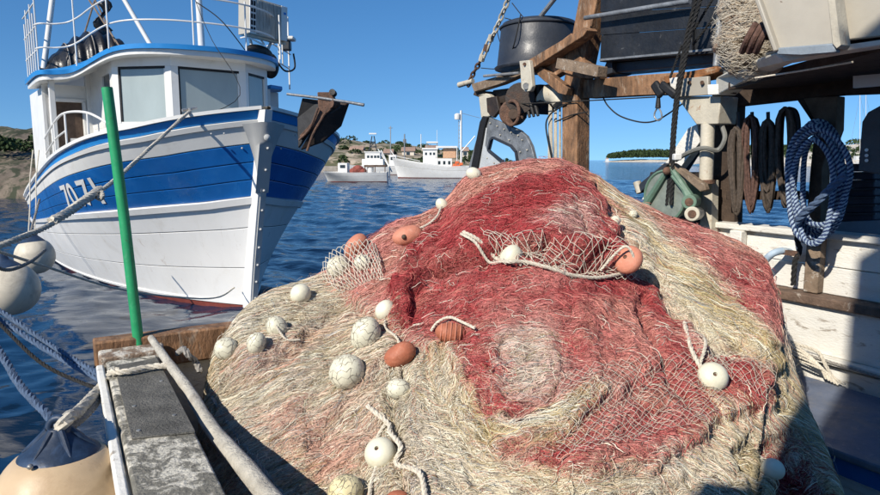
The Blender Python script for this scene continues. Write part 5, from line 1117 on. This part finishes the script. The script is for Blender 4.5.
# strips on the right
layer([(702, 325), (722, 336), (760, 362), (780, 388), (770, 404), (738, 392), (706, 362)], lambda: reds(.2), .01)
layer([(712, 385), (735, 380), (745, 398), (728, 408)], beig, .02, 6, .9)
layer([(688, 318), (705, 316), (712, 345), (700, 356), (690, 340)], CRE, .03, 5, .8)
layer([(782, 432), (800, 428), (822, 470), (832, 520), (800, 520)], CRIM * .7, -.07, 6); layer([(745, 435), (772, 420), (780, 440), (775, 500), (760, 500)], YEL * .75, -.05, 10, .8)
# folds
H += (st2 - .5) * .07 + (big - .5) * .14 + (st1 - .5) * .03 + (fine - .5) * .006
# a few long creases
def crease(poly, w_, dep):
    global H
    d = np.full(QX.shape, 1e9); p = np.array(poly, float)
    for i in range(len(p) - 1):
        a = p[i]; e = p[i + 1] - a; wx = wx_ - a[0]; wy = wy_ - a[1]; h = np.clip((wx * e[0] + wy * e[1]) / (e @ e), 0, 1); d = np.minimum(d, (wx - e[0] * h) ** 2 + (wy - e[1] * h) ** 2)
    H += dep * np.exp(-d / w_ ** 2)
crease([(620, 240), (665, 285), (700, 320), (745, 350), (790, 410)], 7, -.06); crease([(392, 278), (440, 262), (500, 246), (600, 262)], 7, -.09)
crease([(440, 340), (455, 400), (500, 445), (560, 465)], 6, -.04); crease([(400, 300), (392, 400), (410, 520)], 7, -.05); crease([(210, 390), (270, 350), (350, 300)], 8, -.035); crease([(300, 440), (360, 380), (385, 350)], 7, -.03)
crease([(570, 200), (600, 245)], 6, -.03); crease([(640, 290), (650, 340), (690, 400)], 7, -.05); crease([(520, 480), (620, 500), (700, 480)], 9, -.04); crease([(775, 425), (800, 470), (815, 520)], 10, -.06)
def normals(P):
    a = np.gradient(P, axis=0); b_ = np.gradient(P, axis=1); n = np.cross(a, b_); n /= np.linalg.norm(n, axis=2)[..., None] + 1e-12; return n, a, b_
Nn, _, _ = normals(P)
if Nn[nU // 2, nS + nF // 2, 1] > 0: Nn = -Nn
edgefade = np.ones(QX.shape); edgefade *= np.clip((846 - QX) / 12, .15, 1) * np.clip((QX - 197) / 10, .15, 1)
H -= .05; below = np.concatenate([np.full((nU, nS), 99.), PY - sil[:, None], np.zeros((nU, nB))], 1); crest = .12 + .88 * np.clip(below / 28, 0, 1) ** 1.0
P = P + Nn * (H * edgefade * crest)[..., None]
Nn, TU, TV = normals(P)
if Nn[nU // 2, nS + nF // 2, 1] > 0: Nn = -Nn
def np_obj(name, V, Q, colr, m, parent=None):
    me = bpy.data.meshes.new(name); np_mesh(me, V, Q); at_ = me.color_attributes.new('Col', 'FLOAT_COLOR', 'POINT')
    c4 = np.ones((len(V), 4), np.float32); c4[:, :3] = colr; at_.data.foreach_set('color', c4.ravel()); me.materials.append(m)
    o = bpy.data.objects.new(name, me); COL.objects.link(o)
    if parent: o.parent = parent; o.matrix_parent_inverse = WM[parent.name].inverted()
    return o
NETM = bpy.data.materials.new('netting_fibre'); NETM.use_nodes = True; t = NETM.node_tree; b = t.nodes['Principled BSDF']
ca = t.nodes.new('ShaderNodeVertexColor'); ca.layer_name = 'Col'; t.links.new(ca.outputs[0], b.inputs['Base Color']); b.inputs['Roughness'].default_value = .75; b.inputs['Specular IOR Level'].default_value = .25
NETB = bpy.data.materials.new('packed_netting'); NETB.use_nodes = True; t = NETB.node_tree; N = t.nodes; L = t.links; b = N['Principled BSDF']
ca = N.new('ShaderNodeVertexColor'); ca.layer_name = 'Col'; tc = N.new('ShaderNodeTexCoord')
vo = N.new('ShaderNodeTexVoronoi'); vo.feature = 'DISTANCE_TO_EDGE'; vo.inputs['Scale'].default_value = 70; no = N.new('ShaderNodeTexNoise'); no.inputs['Scale'].default_value = 90; no.inputs['Detail'].default_value = 6
L.new(tc.outputs['Object'], vo.inputs['Vector']); L.new(tc.outputs['Object'], no.inputs['Vector'])
mr = N.new('ShaderNodeMapRange'); L.new(no.outputs[0], mr.inputs[0]); mr.inputs[1].default_value = .35; mr.inputs[2].default_value = .65; mr.inputs[3].default_value = .42; mr.inputs[4].default_value = 1.0  # noise darkens the colour to paint shaded gaps between threads
mx_ = N.new('ShaderNodeMix'); mx_.data_type = 'RGBA'; mx_.blend_type = 'MULTIPLY'; mx_.inputs[0].default_value = 1; L.new(ca.outputs[0], mx_.inputs[6]); L.new(mr.outputs[0], mx_.inputs[7]); L.new(mx_.outputs[2], b.inputs['Base Color'])
bp = N.new('ShaderNodeBump'); bp.inputs['Strength'].default_value = 1; bp.inputs['Distance'].default_value = .012; L.new(no.outputs[0], bp.inputs['Height']); L.new(bp.outputs[0], b.inputs['Normal']); b.inputs['Roughness'].default_value = .9; b.inputs['Specular IOR Level'].default_value = .1
idx = np.arange(nU * nV).reshape(nU, nV); q = np.stack([idx[:-1, :-1], idx[1:, :-1], idx[1:, 1:], idx[:-1, 1:]], -1).reshape(-1, 4)
Pb = P - Nn * .006
base = np_obj('netting', Pb.reshape(-1, 3), q, C.reshape(-1, 3), NETB, net); base['kind'] = 'stuff'
# threads --------------------------------------------------------
def samp(M, iu, iv):
    iu = np.clip(iu, 0, nU - 1.001); iv = np.clip(iv, 0, nV - 1.001); a = iu.astype(int); c = iv.astype(int); fu = (iu - a); fv = (iv - c)
    if M.ndim == 3: fu = fu[:, None]; fv = fv[:, None]
    return (M[a, c] * (1 - fu) + M[a + 1, c] * fu) * (1 - fv) + (M[a, c + 1] * (1 - fu) + M[a + 1, c + 1] * fu) * fv
area = np.linalg.norm(np.cross(TU, TV), axis=2); dist = np.linalg.norm(P - np.array([0, 0, HC]), axis=2)
wgt = area / dist ** 1.6; view = np.array([0, 0, HC]) - P; view /= np.linalg.norm(view, axis=2)[..., None]
facing = np.clip((view * Nn).sum(2), 0, 1); wgt = wgt * (.25 + .75 * np.clip(facing * 3, 0, 1)); wgt[:, nS + nF + 25:] *= .15; wgt[:, :nS] *= .15
wgt = (wgt / wgt.sum()).ravel()
def strands(name, n, seg, step, width, liftmax, spread, selector=None, colfun=None, seed=1, curl=.45, zig=0.):
    rg = np.random.default_rng(seed); w8 = wgt if selector is None else wgt * selector.ravel(); w8 = w8 / w8.sum()
    k = rg.choice(nU * nV, n, p=w8); iu = (k // nV) + rg.uniform(-.5, .5, n); iv = (k % nV) + rg.uniform(-.5, .5, n)
    an = samp(ANG, iu, iv) + rg.normal(0, 1, n) * spread + np.where(rg.random(n) < .12, rg.uniform(-1.5, 1.5, n), 0) + np.where(rg.random(n) < .5, math.pi, 0)
    c0 = samp(C, iu, iv)
    zz = np.where(rg.random(n) < .5, 1, -1) * rg.uniform(.4, 1.2, n) * zig; colr = colfun(c0, rg, n); pts = []; ups = []; dev = np.zeros(n); ph = rg.uniform(0, 6.28, n); fr_ = rg.uniform(.5, 1.4, n); amp = rg.uniform(.2, 1, n) * curl * 1.6
    h0 = rg.random(n) ** 1.6 * liftmax; hp = rg.random(n) ** 2 * liftmax * 1.3
    for s_ in range(seg + 1):
        p = samp(P, iu, iv); nn = samp(Nn, iu, iv); nn /= np.linalg.norm(nn, axis=1)[:, None] + 1e-9; x = s_ / seg
        pts.append(p + nn * (h0 + hp * math.sin(math.pi * x) + (.002))[:, None]); ups.append(nn)
        dev += rg.normal(0, curl, n); a = an + dev + amp * np.sin(ph + s_ * fr_ * 1.6) + zz * (1 if s_ % 2 else -1)
        d3 = np.stack([np.cos(a), np.zeros(n), np.sin(a)], -1); d3 -= nn * (d3 * nn).sum(1)[:, None]; d3 /= np.linalg.norm(d3, axis=1)[:, None] + 1e-9
        tu = samp(TU, iu, iv); tv = samp(TV, iu, iv); g11 = (tu * tu).sum(1); g12 = (tu * tv).sum(1); g22 = (tv * tv).sum(1); r1 = (d3 * tu).sum(1); r2 = (d3 * tv).sum(1); det = g11 * g22 - g12 ** 2 + 1e-12
        du = (r1 * g22 - r2 * g12) / det; dv = (r2 * g11 - r1 * g12) / det; sp = step * rg.uniform(.7, 1.3, n)
        iu = iu + np.clip(du * sp, -12, 12); iv = iv + np.clip(dv * sp, -14, 14)
    pts = np.stack(pts, 1); ups = np.stack(ups, 1); T = np.gradient(pts, axis=1); sd = np.cross(T, ups); sd /= np.linalg.norm(sd, axis=2)[..., None] + 1e-9
    wv = (width * rg.uniform(.6, 1.35, n))[:, None, None] * np.ones((1, seg + 1, 1)); wv[:, 0] *= .5; wv[:, -1] *= .5
    tl = rg.normal(0, .5, n)[:, None, None]; V = np.stack([pts - sd * wv / 2 - ups * wv * tl, pts + sd * wv / 2 + ups * wv * tl], 2)
    b0 = np.arange(n)[:, None, None] * (seg + 1) * 2 + np.arange(seg)[None, :, None] * 2
    q = np.stack([b0, b0 + 1, b0 + 3, b0 + 2], -1).reshape(-1, 4)
    o = np_obj(name, V.reshape(-1, 3), q, np.repeat(colr, (seg + 1) * 2, 0), NETM, net); o['kind'] = 'stuff'; return o
redness = np.clip((C[..., 0] - C[..., 1] - .18) / .12, 0, 1)
def cred(c, rg, n):
    k = rg.random((n, 1)); c = c * rg.uniform(.8, 1.25, (n, 1)); pale = rg.random((n, 1)) < .14; c = np.where(pale, c * .6 + SALM * .4, c); drk = rg.random((n, 1)) < .17; return np.clip(np.where(drk, c * .42, c), 0, .85)  # a random share of threads darkened, painting shaded depth in the net
def cbei(c, rg, n):
    c = c * rg.uniform(.75, 1.25, (n, 1)); a = rg.random((n, 1)); c = np.where(a < .14, CRE * 1.15, c); c = np.where((a > .14) & (a < .20), YEL * .7, c); c = np.where((a > .20) & (a < .27), SALM * .9, c); c = np.where((a > .955), np.array([.30, .32, .34]), c); c = np.where((a > .87) & (a < .955), c * .45, c); return np.clip(c, 0, .85)  # some beige threads darkened likewise for the shaded gaps
strands('red_threads', 58000, 11, .0105, .0014, .0045, .7, redness + .001, cred, 11, .2, .6)
strands('beige_threads', 54000, 13, .0125, .0014, .0045, .22, 1.001 - redness, cbei, 12, .09, .35)
strands('loose_fuzz', 5500, 6, .016, .0015, .02, 1.2, None, lambda c, rg, n: np.clip(c * rg.uniform(.7, 1.15, (n, 1)), 0, .85), 13, .6)
strands('pale_mesh_threads', 900, 7, .02, .0015, .01, .9, redness + .05, lambda c, rg, n: np.clip(CRE * rg.uniform(.8, 1.1, (n, 1)), 0, .9), 14, .7)
# ---- things on the surface
def surf(px, py, lift=0.):
    iu = (px - PU[0]) / (PU[-1] - PU[0]) * (nU - 1); s_ = np.interp(px, PU, sil); t_ = min(1, max(0, (py - s_) / (PB_ - s_))); iv = nS + (1 - t_ ** (1 / 1.35)) * (nF - 1)
    a = np.array([iu]); c = np.array([iv]); p = Vector(samp(P, a, c)[0]); n = Vector(samp(Nn, a, c)[0]).normalized(); return p + n * lift, n
def depth_r(p, rpx): return rpx / F * (p - CAM).dot(FWD)
def cells(mb, c, M, r, sc, rows=5, cols=7, tr=.0022):
    for j in range(1, rows):
        ph = math.pi * j / rows; n = cols * 2; mb.tube([c + M @ (Vector((math.sin(ph + .25 * (1 if i % 2 else -1) / rows * 2) * math.cos(2 * math.pi * i / n) * sc[0], math.sin(ph + .25 * (1 if i % 2 else -1) / rows * 2) * math.sin(2 * math.pi * i / n) * sc[1], math.cos(ph + .35 * (1 if i % 2 else -1) / rows * 2) * sc[2])) * r * 1.012) for i in range(n)], tr, 4, closed=True)
    for i in range(cols):
        a = 2 * math.pi * (i + .2 * math.sin(i * 3)) / cols; mb.tube([c + M @ (Vector((math.sin(ph) * math.cos(a + .25 * math.sin(ph * 3)) * sc[0], math.sin(ph) * math.sin(a + .25 * math.sin(ph * 3)) * sc[1], math.cos(ph) * sc[2])) * r * 1.012) for ph in np.linspace(.15, math.pi - .15, 9)], tr, 4)
DKN = mat('dark_thread', (.33, .29, .23), .9, bump=0)
FL = [ # px, py, rpx, shape, material, tilt, netted, label
 (300, 293, 10.5, 'r', FLOATW, 20, 0, 'cream ball float'), (275, 324, 12, 'o', FLOATW, 40, 1, 'netted cream float'), (257, 345, 11, 'o', FLOATW, -10, 1, 'netted cream float'), (226, 349, 12, 'r', FLOATW, 0, 1, 'netted cream float'),
 (362, 263, 9, 'r', FLOATW, 10, 0, 'cream ball float'), (340, 269, 12, 'r', FLOATW, 10, 1, 'netted cream float'), (384, 301, 11, 'r', FLOATW, 60, 0, 'cream ball float half under red net'), (364, 331, 17, 'o', FLOATW, -20, 1, 'large netted cream float'),
 (344, 370, 18, 'r', FLOATW, 10, 1, 'large netted cream float'), (401, 381, 12, 'o', FLOATW, 85, 1, 'small netted cream float'), (378, 447, 16, 'h', FLOATW, 30, 0, 'cream ball float with open rope hole'), (344, 488, 18, 'r', FLOATY, 0, 1, 'yellowed netted float'),
 (510, 250, 13, 'o', FLOATW, -25, 0, 'pale oval float on white rope'), (716, 375, 15, 'h', FLOATW, 0, 0, 'white round float with dark centre hole'), (474, 175, 7.5, 'o', FLOATW, 70, 0, 'cream float on the crest'), (443, 206, 7, 'o', FLOATW, 40, 0, 'small cream float on the left crest'),
 (785, 467, 11, 'r', FLOATW, 0, 0, 'shaded cream float in the fold'), (612, 226, 5, 'r', FLOATW, 0, 0, 'tiny cream float beside the beige band'), (632, 216, 4.5, 'r', FLOATW, 0, 1, 'tiny cream knot float'),
 (393, 348, 17, 'l', FLOATR, 32, 0, 'terracotta oval float'), (451, 332, 15, 'l', FLOATR, -6, 2, 'ribbed terracotta float'), (617, 265, 15, 'd', FLOATP, 0, 0, 'salmon disc float'), (407, 237, 15, 'l', FLOATP, 15, 0, 'salmon float with dark hole'), (359, 250, 14, 'l', FLOATP, 50, 0, 'salmon float on the left crest'), (396, 493, 11, 'l', FLOATR, 10, 0, 'orange float at the bottom')]
for (px, py, rp_, shp, m, tilt, netd, lab) in FL:
    p, n = surf(px, py); r = depth_r(p, rp_); R2 = Matrix.Rotation(math.radians(-tilt), 3, 'Y')
    if shp == 'r': sc = (1, 1, .96); Mx = R2
    elif shp == 'o': sc = (.86, .86, 1.04); Mx = R2
    elif shp == 'l': sc = (1.05, .68, .68); Mx = R2
    else: sc = (1, .7, 1); Mx = n.to_track_quat('-Y', 'Z').to_matrix().lerp(Matrix.Identity(3), .3) if hasattr(Matrix, 'lerp') else n.to_track_quat('-Y', 'Z').to_matrix()
    mind = min(sc) ; c = p + n * r * (.42 if shp != 'l' else .4)
    if shp in ('h', 'd'):
        prof = []; nb_ = 30; hr = r * .14; tr_ = 1 if shp == 'h' else .62
        for a in np.linspace(-math.pi / 2 + .0, math.pi / 2, 19): prof.append((hr + (r - hr) * math.cos(a) ** .8, r * .78 * tr_ * math.sin(a)))
        prof = [(.001, -r * .3)] + [(hr * .9, -r * .5 * tr_)] + prof + [(hr * .9, r * .5 * tr_), (.001, r * .3)]
        axd = (n * .75 + (CAM - p).normalized() * .6 + Vector((.12, 0, -.1))).normalized() if shp == 'h' else Vector((-.62, -.62, .48)).normalized(); mb = MB().lathe(prof, c, axd, 34)
    else:
        mb = MB().ball(c, r, sc, Mx, 30, 20)
        for v in mb.v:   # slight dents and seam
            d = (v - c); v += d * (.025 * math.sin(d.x * 60 + px) * math.sin(d.z * 50 + py))
    fo = obj('float', mb, m, net, label=f'{lab}')
    if shp in ('h', 'd'): obj('hole', MB().lathe([(r * .15, 0), (r * .13, .004)], c + axd * (r * .5 * tr_ + .001), axd, 14), RUSTY, fo)
    if shp == 'l' and 'dark hole' in lab: obj('hole', MB().ball(c + Vector((-.02, -r * .66, .0)), r * .17, nu=10, nv=8), BROWNI, fo)
    if netd == 1:
        mb = MB(); cells(mb, c, Mx, r, sc, 8 if rp_ > 14 else 6, 11 if rp_ > 14 else 8, .0011); obj('netting_cover', mb, DKN, fo)
    if netd == 2:
        for k in range(5):
            xx = (-.62 + k * .3); rr_ = math.sqrt(max(.05, 1 - xx * xx)) * .70; obj('cord', MB().tube([c + R2 @ (Vector((xx * 1.05, math.cos(a) * rr_, math.sin(a) * rr_)) * r) for a in np.linspace(0, 6.2832, 17)[:-1]], .0035, 5, closed=True), FLOATP, fo)
def srope(px, r, m, strands_=3, lift=.02, label=None, name='rope'):
    path = [surf(x, y, lift + (l[0] if l else 0))[0] for x, y, *l in px]; return obj(name, MB().rope(path, r, strands_), m, net, label=label)
srope([(468, 240), (480, 246), (497, 254), (510, 262, .02), (525, 262), (545, 268), (570, 272), (600, 274), (625, 270)], .011, ROPEW, lift=.03)
srope([(466, 241), (478, 249), (492, 258), (505, 259)], .009, ROPEW, lift=.03)
srope([(366, 400), (382, 415), (385, 432, .02), (392, 444, .03), (402, 455), (415, 475), (425, 500), (430, 530)], .012, ROPEW, lift=.03)
srope([(392, 446), (400, 462), (398, 478), (402, 500), (400, 530)], .011, ROPEW, lift=.03); srope([(380, 415), (372, 430), (374, 455), (368, 480), (366, 520)], .009, ROPEW, lift=.02)
srope([(688, 322), (690, 345), (698, 362), (706, 370), (716, 376, .05)], .012, ROPEW, lift=.02); srope([(700, 326), (703, 345), (700, 362)], .009, ROPEW, lift=.02)
srope([(432, 332), (437, 324), (450, 319), (463, 322), (474, 328)], .008, ROPEW, lift=.035); srope([(407, 237, .06), (425, 233), (438, 225), (447, 212)], .008, ROPEW, lift=.03); srope([(600, 262, .02), (612, 262, .05), (618, 266, .07)], .008, ROPEW, lift=.03)
srope([(384, 312), (380, 320), (390, 330), (398, 336)], .007, ROPEW, lift=.02); srope([(275, 330, .04), (285, 336), (296, 333)], .006, ROPEW, lift=.02)
# open diamond mesh where single meshes can be seen
def lattice(fn, nu_, nv_, m, r=.0024, label=None, jit=.25, name='open_mesh'):
    mb = MB(); rg = random.Random(nu_ * 31 + nv_); J = {}
    def q(i, j):
        if (i, j) not in J: J[(i, j)] = fn((i + rg.uniform(-jit, jit)) / nu_, (j + rg.uniform(-jit, jit)) / nv_)
        return J[(i, j)]
    for i in range(nu_):
        for j in range(nv_):
            if (i + j) % 2 == 0:
                for a, c in (((i, j), (i + 1, j + 1)),): mb.tube([q(*a), q(*c)], r, 4, caps=False)
            else: mb.tube([q(i + 1, j), q(i, j + 1)], r, 4, caps=False)
    return obj(name, mb, m, net, label=label, stuff=True)
def patch(c00, c10, c11, c01, lift=.02, bulge=0.):
    def f(u, v):
        x = (c00[0] * (1 - u) + c10[0] * u) * (1 - v) + (c01[0] * (1 - u) + c11[0] * u) * v; y = (c00[1] * (1 - u) + c10[1] * u) * (1 - v) + (c01[1] * (1 - u) + c11[1] * u) * v
        return surf(x, y, lift + bulge * math.sin(math.pi * u) * math.sin(math.pi * v))[0]
    return f
lattice(patch((480, 234), (632, 252), (640, 278), (500, 262), .025, .02), 40, 10, ROPEW, .0018)
lattice(patch((560, 370), (735, 345), (720, 415), (560, 462), .02), 40, 24, ROPEW, .0010)
lattice(patch((700, 330), (775, 350), (772, 400), (715, 370), .02), 20, 12, ROPEW, .0010)
arch = [Vector(at(x, y, 4.15)) for x, y in ((321, 276), (323, 262), (330, 252), (340, 245), (352, 241), (364, 239), (374, 242), (380, 250))]
arch = smooth(arch, 6)
def arch_fn(u, v):
    k = min(len(arch) - 1.001, max(0, u * (len(arch) - 1))); i = int(k); a = arch[i].lerp(arch[i + 1], k - i); c, _ = surf(338 + 42 * max(0, min(1, u)), 285 - 12 * u, 0); return a.lerp(c, max(0, v)) + Vector((0, -.10 * math.sin(math.pi * max(0, min(1, v))), .03 * math.sin(math.pi * max(0, min(1, v)))))
lattice(arch_fn, 30, 9, ROPEW, .0024, 'pale open net mesh arching over the left crest', .35)
srope([(205, 388), (225, 420), (250, 455), (280, 495), (310, 530)], .012, ROPEG, lift=.0)
# small netting bundle on the shelter roof
nbun = thing('roof_net_bundle', 'small bundle of beige and brown netting between black crate and metal hopper', 'net bundle', K(752, 62, kr + .2))
mb = MB(); cc = K(752, 28, kr + .35); mb.ball(cc, .27, (.95, .8, 1.25), nu=60, nv=50)
for v in mb.v:
    d = (v - cc).normalized(); q_ = v * 9; v += d * (.05 * math.sin(q_.x * 1.3 + q_.z * .8) + .03 * math.sin(q_.z * 2.9 - q_.x * 2.1) + .02 * math.sin(q_.y * 5 + q_.z * 4))
obj('bundle', mb, mat('beige_bundle_netting', (.50, .41, .30), .95, var=.3, vs=30, stain=((.26, .12, .10), 7, .5, .62, .7), bump=1, bs=120), nbun)
tb_ = MB()
for i in range(900):
    d = Vector(np.random.default_rng(i).normal(size=3)).normalized(); d.y = -abs(d.y); a = cc + Vector((d.x * .95, d.y * .8, d.z * 1.25)) * .285; s_ = d.cross(Vector((random.gauss(0, .5), random.gauss(0, .5), 1))).normalized(); tb_.tube([a - s_ * .06, a + d * .012, a + s_ * .06], .0014, 4, caps=False)
obj('loose_threads', tb_, ROPEW, nbun, stuff=True)
for i in range(3): obj('brown_strap', MB().tube(smooth([K(742 + i * 7, 52, kr + .02), K(748 + i * 7, 38, kr - .04), K(756 + i * 7, 24, kr + .0)]), .022, 8), mat('reddish_rope_fibre', (.11, .06, .045), .95), nbun)
